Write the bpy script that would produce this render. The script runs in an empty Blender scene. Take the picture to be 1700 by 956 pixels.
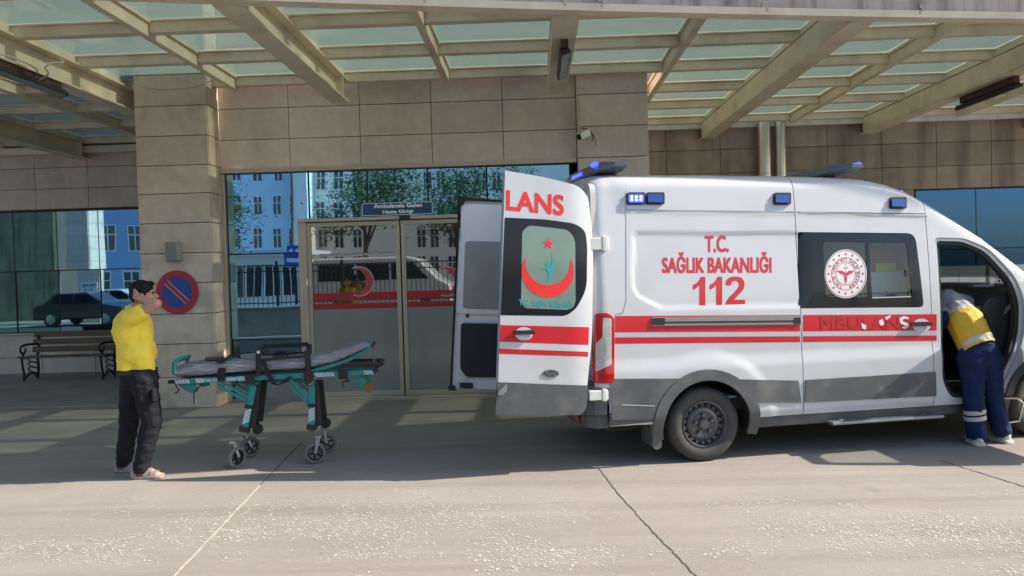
import bpy, bmesh, math, random
import numpy as np
from mathutils import Vector, Matrix, noise
from mathutils.geometry import delaunay_2d_cdt
random.seed(11)
rng = np.random.default_rng(5)
S = bpy.context.scene
COL = S.collection
R = math.radians

# ------------------------------------------------------------------ camera
CAM_H, FPX = 1.84, 1275.0
def _basis(yaw=R(1.7), pitch=R(1.35), roll=R(1.6)):
    fw = Vector((-math.sin(yaw)*math.cos(pitch), math.cos(yaw)*math.cos(pitch), -math.sin(pitch)))
    r = Vector((math.cos(yaw), math.sin(yaw), 0)); u = r.cross(fw)
    return fw, r*math.cos(roll)-u*math.sin(roll), r*math.sin(roll)+u*math.cos(roll)
FW, RT, UP = _basis()
CP = Vector((0, 0, CAM_H))
cd = bpy.data.cameras.new("camera"); cam = bpy.data.objects.new("camera", cd); COL.objects.link(cam)
cam.matrix_world = Matrix(((RT.x, UP.x, -FW.x, 0), (RT.y, UP.y, -FW.y, 0), (RT.z, UP.z, -FW.z, CAM_H), (0, 0, 0, 1)))
cd.sensor_width = 36; cd.lens = 27; cd.clip_start = 0.05; cd.clip_end = 1000
S.camera = cam
# ------------------------------------------------------------------ world, sun, exposure
SUN_E, SUN_A = R(39), R(-2.0)          # elevation; azimuth from +x towards +y
w = bpy.data.worlds.new("World"); S.world = w; w.use_nodes = True
nt = w.node_tree; sky = nt.nodes.new("ShaderNodeTexSky"); sky.sky_type = 'NISHITA'
sky.sun_disc = False; sky.sun_elevation = SUN_E; sky.sun_rotation = R(90)-SUN_A
sky.dust_density = 1.5; sky.ozone_density = 1.0
bg = nt.nodes["Background"]; bg.inputs[1].default_value = 0.15
nt.links.new(sky.outputs[0], bg.inputs[0])
sl = bpy.data.lights.new("sun", 'SUN'); sl.energy = 4.8; sl.angle = R(0.5); sl.color = (1.0, 0.93, 0.84)
sun = bpy.data.objects.new("sun", sl); COL.objects.link(sun)
SD = Vector((math.cos(SUN_E)*math.cos(SUN_A), math.cos(SUN_E)*math.sin(SUN_A), math.sin(SUN_E)))
sun.rotation_euler = SD.to_track_quat('Z', 'Y').to_euler(); sun.location = SD*40
S.view_settings.view_transform = 'Standard'; S.view_settings.look = 'None'
S.view_settings.exposure = 0.74; S.view_settings.gamma = 1.0; S.view_settings.use_curve_mapping = False

# ------------------------------------------------------------------ pixel (1700x956 photo) -> world
def ray(x, y): return FW*FPX + RT*(x-850) - UP*(y-478)
def on_plane(x, y, n, d):
    k = ray(x, y); n = Vector(n); return CP + k*((d-n.dot(CP))/n.dot(k))
def gnd(x, y, z=0.0): return on_plane(x, y, (0, 0, 1), z)
def wal(x, y, D): return on_plane(x, y, (0, 1, 0), D)
def refl(x, y, D, d):                     # the real point seen mirrored in a pane at depth D
    p = wal(x, y, 2*D+d); return Vector((p.x, -d, p.z))

# ------------------------------------------------------------------ materials
MATS = {}
def _nodes(name):
    m = bpy.data.materials.new(name); m.use_nodes = True; t = m.node_tree
    return m, t, t.nodes["Principled BSDF"]
def pbr(name, col, rough=0.5, metal=0.0, var=0.12, scale=3.0, bump=0.0, bscale=60.0, coat=0.0, spec=0.5,
        island=0.0, streak=None, emit=None, estr=0.0, stretch=(1, 1, 1), dirt=None):
    if name in MATS: return MATS[name]
    m, t, b = _nodes(name); N = t.nodes; L = t.links
    tc = N.new("ShaderNodeTexCoord"); mp = N.new("ShaderNodeMapping"); L.new(tc.outputs["Object"], mp.inputs[0])
    mp.inputs["Scale"].default_value = stretch
    nz = N.new("ShaderNodeTexNoise"); nz.inputs["Scale"].default_value = scale; nz.inputs["Detail"].default_value = 6
    nz.inputs["Roughness"].default_value = 0.62
    L.new(mp.outputs[0], nz.inputs["Vector"])
    rp = N.new("ShaderNodeValToRGB"); rp.color_ramp.elements[0].position = 0.3; rp.color_ramp.elements[1].position = 0.7
    c = Vector(col[:3])
    rp.color_ramp.elements[0].color = (*(c*(1-var)), 1); rp.color_ramp.elements[1].color = (*(c*(1+var)), 1)
    L.new(nz.outputs[0], rp.inputs[0]); out = rp.outputs[0]
    def mix(fac, a, bb, mode='MIX'):
        x = N.new("ShaderNodeMix"); x.data_type = 'RGBA'; x.blend_type = mode
        if isinstance(fac, float): x.inputs[0].default_value = fac
        else: L.new(fac, x.inputs[0])
        L.new(a, x.inputs[6])
        if isinstance(bb, tuple): x.inputs[7].default_value = bb
        else: L.new(bb, x.inputs[7])
        return x.outputs[2]
    if island:
        g = N.new("ShaderNodeNewGeometry"); mr = N.new("ShaderNodeMapRange")
        mr.inputs[3].default_value = 1-island; mr.inputs[4].default_value = 1+island
        L.new(g.outputs["Random Per Island"], mr.inputs[0]); out = mix(1.0, out, mr.outputs[0], 'MULTIPLY')
    if streak:                            # vertical run-off stains: (strength, frequency)
        m2 = N.new("ShaderNodeMapping"); L.new(tc.outputs["Object"], m2.inputs[0]); m2.inputs["Scale"].default_value = (streak[1], streak[1], 0.35)
        n2 = N.new("ShaderNodeTexNoise"); n2.inputs["Scale"].default_value = 1.0; n2.inputs["Detail"].default_value = 4; L.new(m2.outputs[0], n2.inputs["Vector"])
        r2 = N.new("ShaderNodeMapRange"); r2.inputs[1].default_value = 0.47; r2.inputs[2].default_value = 0.72; r2.inputs[3].default_value = 0; r2.inputs[4].default_value = streak[0]
        L.new(n2.outputs[0], r2.inputs[0]); out = mix(r2.outputs[0], out, (c.x*0.3, c.y*0.28, c.z*0.26, 1))
    if dirt:                              # patchy grime: (colour, strength, scale)
        n3 = N.new("ShaderNodeTexNoise"); n3.inputs["Scale"].default_value = dirt[2]; n3.inputs["Detail"].default_value = 8; L.new(tc.outputs["Object"], n3.inputs["Vector"])
        r3 = N.new("ShaderNodeMapRange"); r3.inputs[1].default_value = 0.5; r3.inputs[2].default_value = 0.72; r3.inputs[3].default_value = 0; r3.inputs[4].default_value = dirt[1]
        L.new(n3.outputs[0], r3.inputs[0]); out = mix(r3.outputs[0], out, (*dirt[0], 1))
    L.new(out, b.inputs["Base Color"])
    rr = N.new("ShaderNodeMapRange"); rr.inputs[3].default_value = max(rough-0.08, 0.02); rr.inputs[4].default_value = min(rough+0.08, 1)
    L.new(nz.outputs[0], rr.inputs[0]); L.new(rr.outputs[0], b.inputs["Roughness"])
    b.inputs["Metallic"].default_value = metal; b.inputs["Specular IOR Level"].default_value = spec
    b.inputs["Coat Weight"].default_value = coat; b.inputs["Coat Roughness"].default_value = 0.06
    if bump:
        n4 = N.new("ShaderNodeTexNoise"); n4.inputs["Scale"].default_value = bscale; n4.inputs["Detail"].default_value = 5; L.new(mp.outputs[0], n4.inputs["Vector"])
        bp = N.new("ShaderNodeBump"); bp.inputs["Strength"].default_value = bump; bp.inputs["Distance"].default_value = 0.01
        L.new(n4.outputs[0], bp.inputs["Height"]); L.new(bp.outputs[0], b.inputs["Normal"])
    if emit:
        b.inputs["Emission Color"].default_value = (*emit, 1); b.inputs["Emission Strength"].default_value = estr
    MATS[name] = m; return m
def mirror_glass(name, tint, body, amount, wave=0.0, f0=0.35):
    if name in MATS: return MATS[name]
    m, t, b = _nodes(name); N = t.nodes; L = t.links
    b.inputs["Base Color"].default_value = (*body, 1); b.inputs["Roughness"].default_value = 0.3; b.inputs["Specular IOR Level"].default_value = 0.2
    g = N.new("ShaderNodeBsdfGlossy"); g.inputs["Color"].default_value = (*tint, 1); g.inputs["Roughness"].default_value = 0.012
    if wave:
        tc = N.new("ShaderNodeTexCoord"); nz = N.new("ShaderNodeTexNoise"); nz.inputs["Scale"].default_value = 0.9; nz.inputs["Detail"].default_value = 1
        L.new(tc.outputs["Object"], nz.inputs["Vector"]); bp = N.new("ShaderNodeBump"); bp.inputs["Strength"].default_value = wave; bp.inputs["Distance"].default_value = 0.02
        L.new(nz.outputs[0], bp.inputs["Height"]); L.new(bp.outputs[0], g.inputs["Normal"])
    mx = N.new("ShaderNodeMixShader"); mx.inputs[0].default_value = amount
    L.new(b.outputs[0], mx.inputs[1]); L.new(g.outputs[0], mx.inputs[2]); L.new(mx.outputs[0], N["Material Output"].inputs[0])
    MATS[name] = m; return m
def clear_glass(name, tint, gloss=0.12, milky=0.0, milk=(0.8, 0.8, 0.8)):
    if name in MATS: return MATS[name]
    m, t, b = _nodes(name); N = t.nodes; L = t.links; N.remove(b)
    tr = N.new("ShaderNodeBsdfTransparent"); tr.inputs[0].default_value = (*tint, 1)
    g = N.new("ShaderNodeBsdfGlossy"); g.inputs["Roughness"].default_value = 0.02
    fr = N.new("ShaderNodeLayerWeight"); fr.inputs[0].default_value = 0.5
    pw = N.new("ShaderNodeMath"); pw.operation = 'POWER'; pw.inputs[1].default_value = 4.5; L.new(fr.outputs["Facing"], pw.inputs[0])
    mr = N.new("ShaderNodeMapRange"); mr.inputs[3].default_value = gloss; mr.inputs[4].default_value = 0.85; L.new(pw.outputs[0], mr.inputs[0])
    a = tr.outputs[0]
    if milky:
        tl = N.new("ShaderNodeBsdfTranslucent"); tl.inputs[0].default_value = (*milk, 1)
        df = N.new("ShaderNodeBsdfDiffuse"); df.inputs[0].default_value = (*milk, 1)
        nz = N.new("ShaderNodeTexNoise"); nz.inputs["Scale"].default_value = 1.6; nz.inputs["Detail"].default_value = 6
        tc = N.new("ShaderNodeTexCoord"); L.new(tc.outputs["Object"], nz.inputs["Vector"])
        m0 = N.new("ShaderNodeMixShader"); m0.inputs[0].default_value = 0.3; L.new(tl.outputs[0], m0.inputs[1]); L.new(df.outputs[0], m0.inputs[2])
        m1 = N.new("ShaderNodeMixShader"); r1 = N.new("ShaderNodeMapRange"); r1.inputs[3].default_value = milky-0.18; r1.inputs[4].default_value = milky+0.18
        L.new(nz.outputs[0], r1.inputs[0]); L.new(r1.outputs[0], m1.inputs[0]); L.new(a, m1.inputs[1]); L.new(m0.outputs[0], m1.inputs[2]); a = m1.outputs[0]
    mx = N.new("ShaderNodeMixShader"); L.new(mr.outputs[0], mx.inputs[0]); L.new(a, mx.inputs[1]); L.new(g.outputs[0], mx.inputs[2])
    L.new(mx.outputs[0], N["Material Output"].inputs[0]); MATS[name] = m; return m

STONE = pbr("stone_cladding", (0.6, 0.505, 0.42), 0.55, var=0.1, scale=7, bump=0.08, bscale=90, island=0.07, streak=(0.16, 2.2), dirt=((0.2, 0.15, 0.11), 0.25, 1.3))
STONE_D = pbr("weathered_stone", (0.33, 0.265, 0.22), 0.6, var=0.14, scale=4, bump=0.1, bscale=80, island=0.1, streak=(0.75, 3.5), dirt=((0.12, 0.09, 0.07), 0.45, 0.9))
JOINT = pbr("joint_shadow", (0.09, 0.075, 0.06), 0.9)
CREAM = pbr("cream_paint", (0.76, 0.66, 0.5), 0.42, var=0.08, scale=4, dirt=((0.34, 0.25, 0.16), 0.4, 1.7), bump=0.03, bscale=30)
ALU = pbr("beige_aluminium", (0.5, 0.43, 0.33), 0.38, 0.25, var=0.05)
FASCIA = pbr("stained_fascia", (0.5, 0.43, 0.4), 0.6, var=0.14, scale=3, streak=(0.8, 6), bump=0.08)
CGLASS = clear_glass("canopy_glass", (0.68, 0.76, 0.7), 0.05, 0.8, (0.155, 0.222, 0.188))
FGLASS = mirror_glass("blue_mirror_glass", (0.33, 0.62, 0.82), (0.006, 0.03, 0.045), 0.8, 0.1)
TGLASS = mirror_glass("teal_reflection_glass", (0.22, 0.5, 0.48), (0.004, 0.03, 0.03), 0.75, 0.05)  # teal tint paints in the greenish wall reflection of the leftmost panes
DGLASS = mirror_glass("grey_door_glass", (0.52, 0.53, 0.51), (0.03, 0.028, 0.025), 0.45, 0.04)
BLACK = pbr("black_plastic", (0.014, 0.014, 0.015), 0.45, var=0.2)
MATTB = pbr("matte_black", (0.018, 0.017, 0.017), 0.75, var=0.2)
STEEL = pbr("brushed_steel", (0.55, 0.55, 0.55), 0.28, 0.9, var=0.1, scale=5)
GALV = pbr("duct_steel", (0.66, 0.65, 0.63), 0.3, 1.0, var=0.15, scale=2, stretch=(1, 1, 0.3))
WHITE = pbr("van_white_paint", (0.535, 0.545, 0.555), 0.3, var=0.03, scale=1.5, coat=0.6, dirt=((0.42, 0.39, 0.34), 0.25, 2.5))
INWHITE = pbr("interior_white", (0.86, 0.86, 0.85), 0.5, var=0.05)
CLAD = pbr("grey_cladding", (0.082, 0.086, 0.09), 0.48, var=0.14, scale=5, bump=0.03, bscale=200, dirt=((0.26, 0.24, 0.21), 0.35, 4))
RED = pbr("red_vinyl", (0.53, 0.012, 0.022), 0.35, var=0.05, coat=0.3)
REDF = pbr("faded_red_vinyl", (0.44, 0.012, 0.02), 0.4, var=0.15, scale=12)
SILV = pbr("silver_tape", (0.5, 0.5, 0.5), 0.4, 0.2, var=0.05)
TURQ = pbr("turquoise_vinyl", (0.02, 0.36, 0.36), 0.4, var=0.04)
BGLASS = pbr("black_van_glass", (0.008, 0.011, 0.019), 0.05, var=0.2, spec=0.32)
VGLASS = clear_glass("clear_van_glass", (0.62, 0.68, 0.68), 0.07)
DKGLASS = clear_glass("smoked_van_glass", (0.22, 0.25, 0.26), 0.08)
RUBBER = pbr("tyre_rubber", (0.05, 0.048, 0.046), 0.75, var=0.2, scale=9, dirt=((0.12, 0.1, 0.08), 0.4, 6))
RIMM = pbr("dark_steel_rim", (0.105, 0.105, 0.107), 0.36, 0.4, var=0.2, scale=8, dirt=((0.14, 0.12, 0.1), 0.4, 9))
BLUEL = pbr("blue_lens", (0.01, 0.06, 0.3), 0.12, var=0.1, coat=0.6)
BLUELIT = pbr("lit_blue_led", (0.02, 0.03, 0.8), 0.2, emit=(0.05, 0.08, 1.0), estr=1.8)
LEDW = pbr("led_point", (0.8, 0.85, 1), 0.3, emit=(0.65, 0.75, 1), estr=3.0)
TAILR = pbr("tail_red_lens", (0.5, 0.01, 0.012), 0.15, coat=0.7, var=0.1)
TAILC = pbr("tail_clear_lens", (0.5, 0.47, 0.44), 0.15, var=0.15, scale=30, coat=0.7)
TEAL = pbr("teal_stretcher_paint", (0.015, 0.21, 0.2), 0.38, var=0.12, scale=8, coat=0.2)
SHIRT = pbr("yellow_cotton", (0.86, 0.66, 0.075), 0.8, var=0.06, scale=5, bump=0.5, bscale=9, spec=0.2)
DENIM = pbr("black_trouser_cloth", (0.016, 0.016, 0.02), 0.85, var=0.25, scale=6, bump=0.2, bscale=30, spec=0.2)
NAVY = pbr("navy_trouser_cloth", (0.012, 0.024, 0.075), 0.8, var=0.2, scale=6, bump=0.2, bscale=30, spec=0.2)
SKIN = pbr("skin", (0.5, 0.26, 0.17), 0.5, var=0.08, scale=8)
HAIR = pbr("black_hair", (0.008, 0.007, 0.0065), 0.65, var=0.3, scale=60, bump=0.5, bscale=120, spec=0.25)

# ------------------------------------------------------------------ builders
WM = {}
def link(o): COL.objects.link(o); return o
def tag(o, label=None, cat=None, group=None, kind=None):
    if label: o["label"] = label
    if cat: o["category"] = cat
    if group: o["group"] = group
    if kind: o["kind"] = kind
    return o
def thing(name, label, cat, loc=(0, 0, 0), rz=0.0, group=None):
    o = bpy.data.objects.new(name, None); link(o); o.empty_display_size = 0.2
    o.location = loc; o.rotation_euler = (0, 0, rz)
    WM[o] = Matrix.Translation(Vector(loc)) @ Matrix.Rotation(rz, 4, 'Z')
    return tag(o, label, cat, group)
def finish(me, name, mat, parent=None, world=True, smooth=False, bevel=0.0, label=None, solid=0.0, seg=2):
    o = bpy.data.objects.new(name, me); link(o)
    for mm in (mat if isinstance(mat, (list, tuple)) else [mat]): me.materials.append(mm)
    if parent is not None:
        o.parent = parent
        if world: me.transform(WM[parent].inverted())
        WM[o] = WM[parent]
    else: WM[o] = Matrix.Identity(4)
    if smooth:
        for p in me.polygons: p.use_smooth = True
        try: me.set_sharp_from_angle(angle=R(40))
        except Exception: pass
    if solid:
        md = o.modifiers.new("solid", 'SOLIDIFY'); md.thickness = abs(solid); md.offset = -1 if solid > 0 else 1
        if smooth: o.modifiers.new("edges", 'EDGE_SPLIT').split_angle = R(38)
    if bevel:
        md = o.modifiers.new("bevel", 'BEVEL'); md.width = bevel; md.segments = seg; md.limit_method = 'ANGLE'; md.angle_limit = R(40)
    if label: o["label"] = label
    return o
class MB:
    def __init__(s): s.bm = bmesh.new(); s.mi = 0
    def face(s, vs):
        try:
            f = s.bm.faces.new(vs); f.material_index = s.mi; return f
        except ValueError: return None
    def box(s, lo, hi, M=None):
        x0, y0, z0 = lo; x1, y1, z1 = hi
        P = [Vector(p) for p in ((x0,y0,z0),(x1,y0,z0),(x1,y1,z0),(x0,y1,z0),(x0,y0,z1),(x1,y0,z1),(x1,y1,z1),(x0,y1,z1))]
        if M is not None: P = [M @ p for p in P]
        v = [s.bm.verts.new(p) for p in P]
        for f in ((3,2,1,0),(4,5,6,7),(0,1,5,4),(1,2,6,5),(2,3,7,6),(3,0,4,7)): s.face([v[i] for i in f])
        return s
    def cbox(s, c, size, M=None):
        c = Vector(c); h = Vector(size)/2; return s.box(c-h, c+h, M)
    def bar(s, a, b, wd, ht, up=(0, 0, 1)):
        a = Vector(a); b = Vector(b); d = (b-a); L = d.length; d.normalize(); up = Vector(up)
        sd = d.cross(up)
        if sd.length < 1e-4: sd = d.cross(Vector((0, 1, 0)))
        sd.normalize(); u2 = sd.cross(d)
        M = Matrix(((sd.x, d.x, u2.x, a.x), (sd.y, d.y, u2.y, a.y), (sd.z, d.z, u2.z, a.z), (0, 0, 0, 1)))
        return s.box((-wd/2, 0, -ht/2), (wd/2, L, ht/2), M)
    def tube(s, pts, r, n=8, cap=True):
        pts = [Vector(p) for p in pts]; rr = r if isinstance(r, (list, tuple)) else [r]*len(pts)
        rings = []; prev = None
        for i, p in enumerate(pts):
            d = (pts[min(i+1, len(pts)-1)]-pts[max(i-1, 0)]).normalized()
            if prev is None:
                a = d.cross(Vector((0, 0, 1)))
                if a.length < 1e-3: a = d.cross(Vector((1, 0, 0)))
            else: a = prev - d*prev.dot(d)
            a.normalize(); prev = a; b = d.cross(a)
            rings.append([s.bm.verts.new(p+(a*math.cos(2*math.pi*k/n)+b*math.sin(2*math.pi*k/n))*rr[i]) for k in range(n)])
        for q in range(len(rings)-1):
            for k in range(n): s.face([rings[q][k], rings[q][(k+1) % n], rings[q+1][(k+1) % n], rings[q+1][k]])
        if cap: s.face(rings[0][::-1]); s.face(rings[-1])
        return s
    def lathe(s, prof, c, axis='y', n=32, M=None, close=False, cap=True):       # prof: (radius, along)
        c = Vector(c); rings = []
        for (r, h) in prof:
            ring = []
            for k in range(n):
                a = 2*math.pi*k/n; q = (r*math.cos(a), r*math.sin(a))
                p = {'y': Vector((q[0], h, q[1])), 'z': Vector((q[0], q[1], h)), 'x': Vector((h, q[0], q[1]))}[axis]
                if M is not None: p = M @ p
                ring.append(s.bm.verts.new(c+p))
            rings.append(ring)
        m = len(rings)
        for i in range(m if close else m-1):
            for k in range(n): s.face([rings[i][k], rings[i][(k+1) % n], rings[(i+1) % m][(k+1) % n], rings[(i+1) % m][k]])
        if not close and cap: s.face(rings[0][::-1]); s.face(rings[-1])
        return s
    def prism(s, poly, f0, f1):             # poly of 2D pts, two maps to 3D
        a = [s.bm.verts.new(f0(p)) for p in poly]; b = [s.bm.verts.new(f1(p)) for p in poly]; n = len(poly)
        s.face(a); s.face(b[::-1])
        for i in range(n): s.face([a[i], b[i], b[(i+1) % n], a[(i+1) % n]])
        return s
    def quad(s, *ps): s.face([s.bm.verts.new(Vector(p)) for p in ps]); return s
    def ball(s, c, r, sub=2, sc=(1, 1, 1)):
        res = bmesh.ops.create_icosphere(s.bm, subdivisions=sub, radius=r)
        for v in res['verts']: v.co = Vector(c)+Vector((v.co.x*sc[0], v.co.y*sc[1], v.co.z*sc[2]))
        return s
    def build(s, name, mat, parent=None, world=True, smooth=False, bevel=0.0, label=None, solid=0.0, keep=False, seg=2, split=0.0):
        if split:                           # every separate piece becomes an object of its own
            s.bm.verts.index_update(); seen = {}; isl = []
            for v in s.bm.verts:
                if v in seen: continue
                st = [v]; seen[v] = len(isl); comp = []
                while st:
                    q = st.pop(); comp.append(q)
                    for e in q.link_edges:
                        r = e.other_vert(q)
                        if r not in seen: seen[r] = len(isl); st.append(r)
                isl.append(comp)
            bb = [([min(v.co[k] for v in c) for k in range(3)], [max(v.co[k] for v in c) for k in range(3)]) for c in isl]; par = list(range(len(isl)))
            def find(i):
                while par[i] != i: i = par[i]
                return i
            for i in range(len(isl)):
                for j in range(i):
                    if all(bb[i][0][k] <= bb[j][1][k]+split and bb[j][0][k] <= bb[i][1][k]+split for k in range(3)): par[find(i)] = find(j)
            out = []
            for g_ in sorted(set(find(i) for i in range(len(isl)))):
                n = MB(); mp = {}
                for f in s.bm.faces:
                    if find(seen[f.verts[0]]) == g_:
                        for v in f.verts:
                            if v not in mp: mp[v] = n.bm.verts.new(v.co)
                        nf = n.face([mp[v] for v in f.verts])
                        if nf: nf.material_index = f.material_index
                out.append(n.build(name, mat, parent, world, smooth, bevel, label, solid, keep, seg))
            s.bm.free(); return out[0]
        if not keep: bmesh.ops.recalc_face_normals(s.bm, faces=s.bm.faces)
        me = bpy.data.meshes.new(name); s.bm.to_mesh(me); s.bm.free()
        return finish(me, name, mat, parent, world, smooth, bevel, label, solid, seg)
def inside(P, poly):
    x, y = P[:, 0], P[:, 1]; r = np.zeros(len(P), bool); n = len(poly)
    for i in range(n):
        x0, y0 = poly[i]; x1, y1 = poly[(i+1) % n]
        if y0 == y1: continue
        c = ((y0 > y) != (y1 > y)) & (x < (x1-x0)*(y-y0)/(y1-y0)+x0); r ^= c
    return r
def densify(poly, res):
    out = []
    for i in range(len(poly)):
        a = poly[i]; b = poly[(i+1) % len(poly)]; L = math.hypot(b[0]-a[0], b[1]-a[1]); n = max(1, int(math.ceil(L/res)))
        out += [(a[0]+(b[0]-a[0])*k/n, a[1]+(b[1]-a[1])*k/n) for k in range(n)]
    return out
def cdt(outer, holes=(), res=0.05):
    loops = [densify(p, res) for p in [outer]+list(holes)]
    V, E = [], []
    for lp in loops:
        b = len(V); V += lp; E += [(b+i, b+(i+1) % len(lp)) for i in range(len(lp))]
    bnd = np.array(V)
    lo = bnd.min(0); hi = bnd.max(0)
    gx = np.arange(lo[0]+res/2, hi[0], res); gy = np.arange(lo[1]+res/2, hi[1], res)
    if len(gx) and len(gy):
        G = np.stack(np.meshgrid(gx, gy), -1).reshape(-1, 2)
        ok = inside(G, outer)
        for h in holes: ok &= ~inside(G, h)
        G = G[ok]
        if len(G):
            keep = np.ones(len(G), bool)
            for i in range(0, len(G), 2000):
                d = ((G[i:i+2000, None]-bnd[None])**2).sum(-1).min(1); keep[i:i+2000] = d > (0.4*res)**2
            V = V+[tuple(q) for q in G[keep]]
    r = delaunay_2d_cdt([Vector(q) for q in V], E, [], 0, 1e-6)
    vs = np.array([(q.x, q.y) for q in r[0]]); fs = [list(f) for f in r[2]]
    cen = np.array([vs[f].mean(0) for f in fs]); ok = inside(cen, outer)
    for h in holes: ok &= ~inside(cen, h)
    return vs, [f for f, k in zip(fs, ok) if k]
def sheet(name, outer, fmap, mat, parent, holes=(), res=0.05, world=False, smooth=True, solid=0.0, bevel=0.0, label=None, flip=False):
    vs, fs = cdt(outer, holes, res)
    me = bpy.data.meshes.new(name); me.from_pydata([fmap(a, b) for a, b in vs], [], [f[::-1] if flip else f for f in fs]); me.update()
    used = bmesh.new(); used.from_mesh(me)
    bmesh.ops.delete(used, geom=[v for v in used.verts if not v.link_faces], context='VERTS')
    bmesh.ops.recalc_face_normals(used, faces=used.faces); used.to_mesh(me); used.free()
    return finish(me, name, mat, parent, world, smooth, bevel, label, solid)
_TC = {}
def text2d(s, bold=0.0, shear=0.0):
    key = (s, bold, shear)
    if key in _TC: return _TC[key]
    c = bpy.data.curves.new("t", 'FONT'); c.body = s; c.offset = bold; c.shear = shear; c.resolution_u = 4; c.fill_mode = 'FRONT'
    o = bpy.data.objects.new("t", c); link(o); dg = bpy.context.evaluated_depsgraph_get()
    me = bpy.data.meshes.new_from_object(o.evaluated_get(dg)); bpy.data.objects.remove(o); bpy.data.curves.remove(c)
    V = np.array([(v.co.x, v.co.y) for v in me.vertices]); Fc = [list(p.vertices) for p in me.polygons]; bpy.data.meshes.remove(me)
    lo = V.min(0); hi = V.max(0); asp = (hi[0]-lo[0])/(hi[1]-lo[1])
    _TC[key] = ((V-lo)/(hi-lo), Fc, asp); return _TC[key]
def lettering(name, s, bl, br, tl, fmap, mat, parent, bold=0.02, shear=0.0, world=False, label=None, fat=0.0, nrm=(0, -1, 0)):
    """text filling the parallelogram bl, br, tl of the surface's own 2D space"""
    V, Fc, _ = text2d(s, bold, shear); bl = np.array(bl, float); ex = np.array(br)-bl; ey = np.array(tl)-bl
    pv, pf = [], []; fy_ = fat; fx_ = fat*np.linalg.norm(ey)/np.linalg.norm(ex)      # heavier strokes: copies a hair apart, each a little prouder
    for k, (dx, dy) in enumerate(((0, 0), (-1, -1), (1, 1), (-1, 1), (1, -1), (0, 1), (0, -1), (1, 0), (-1, 0)) if fat else ((0, 0),)):
        b0 = len(pv); pv += [fmap(*(bl+ex*(fx_+a*(1-2*fx_)+dx*fx_)+ey*(fy_+b*(1-2*fy_)+dy*fy_)))+Vector(nrm)*0.00006*k for a, b in V]; pf += [[i+b0 for i in f] for f in Fc]
    me = bpy.data.meshes.new(name); me.from_pydata(pv, [], pf); me.update()
    return finish(me, name, mat, parent, world, label=label)
def rrect(x0, y0, x1, y1, r, n=5):
    P = []
    for cx, cy, a0 in ((x1-r, y1-r, 0), (x0+r, y1-r, 90), (x0+r, y0+r, 180), (x1-r, y0+r, 270)):
        P += [(cx+r*math.cos(R(a0+90*k/n)), cy+r*math.sin(R(a0+90*k/n))) for k in range(n+1)]
    return P
def roundpoly(P, r, n=4):
    out = []; m = len(P)
    for i in range(m):
        a, b, c = Vector(P[i-1]), Vector(P[i]), Vector(P[(i+1) % m]); rr = r[i] if isinstance(r, (list, tuple)) else r
        d1 = (a-b); d2 = (c-b); k = min(rr, d1.length*0.45, d2.length*0.45); p = b+d1.normalized()*k; q = b+d2.normalized()*k
        for j in range(n+1):
            t = j/n; v = p*(1-t)**2+b*2*t*(1-t)+q*t*t; out.append((v.x, v.y))
    return out
def ell(cx, cy, a, b, n=48, a0=0, a1=360):
    return [(cx+a*math.cos(R(a0+(a1-a0)*k/n)), cy+b*math.sin(R(a0+(a1-a0)*k/n))) for k in range(n)]
def star(cx, cy, r, n=5, q=0.42, rot=-90):
    return [(cx+(r if k % 2 == 0 else r*q)*math.cos(R(rot+180*k/n)), cy+(r if k % 2 == 0 else r*q)*math.sin(R(rot+180*k/n))) for k in range(2*n)]
def crescent(cx, cy, R1, dx, dy, R2, n=40):
    d = math.hypot(dx, dy); a = math.atan2(dy, dx); al = math.acos((d*d+R1*R1-R2*R2)/(2*d*R1)); be = math.acos((d*d+R2*R2-R1*R1)/(2*d*R2))
    P = [(cx+R1*math.cos(a+al+(2*math.pi-2*al)*k/n), cy+R1*math.sin(a+al+(2*math.pi-2*al)*k/n)) for k in range(n+1)]
    s0 = math.atan2(P[-1][1]-cy-dy, P[-1][0]-cx-dx); s1 = math.atan2(P[0][1]-cy-dy, P[0][0]-cx-dx)
    mid = a+math.pi
    while s0 < mid-math.pi: s0 += 2*math.pi
    while s0 > mid+math.pi: s0 -= 2*math.pi
    while s1 < mid-math.pi: s1 += 2*math.pi
    while s1 > mid+math.pi: s1 -= 2*math.pi
    P += [(cx+dx+R2*math.cos(s0+(s1-s0)*k/n), cy+dy+R2*math.sin(s0+(s1-s0)*k/n)) for k in range(1, n)]
    return P
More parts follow.
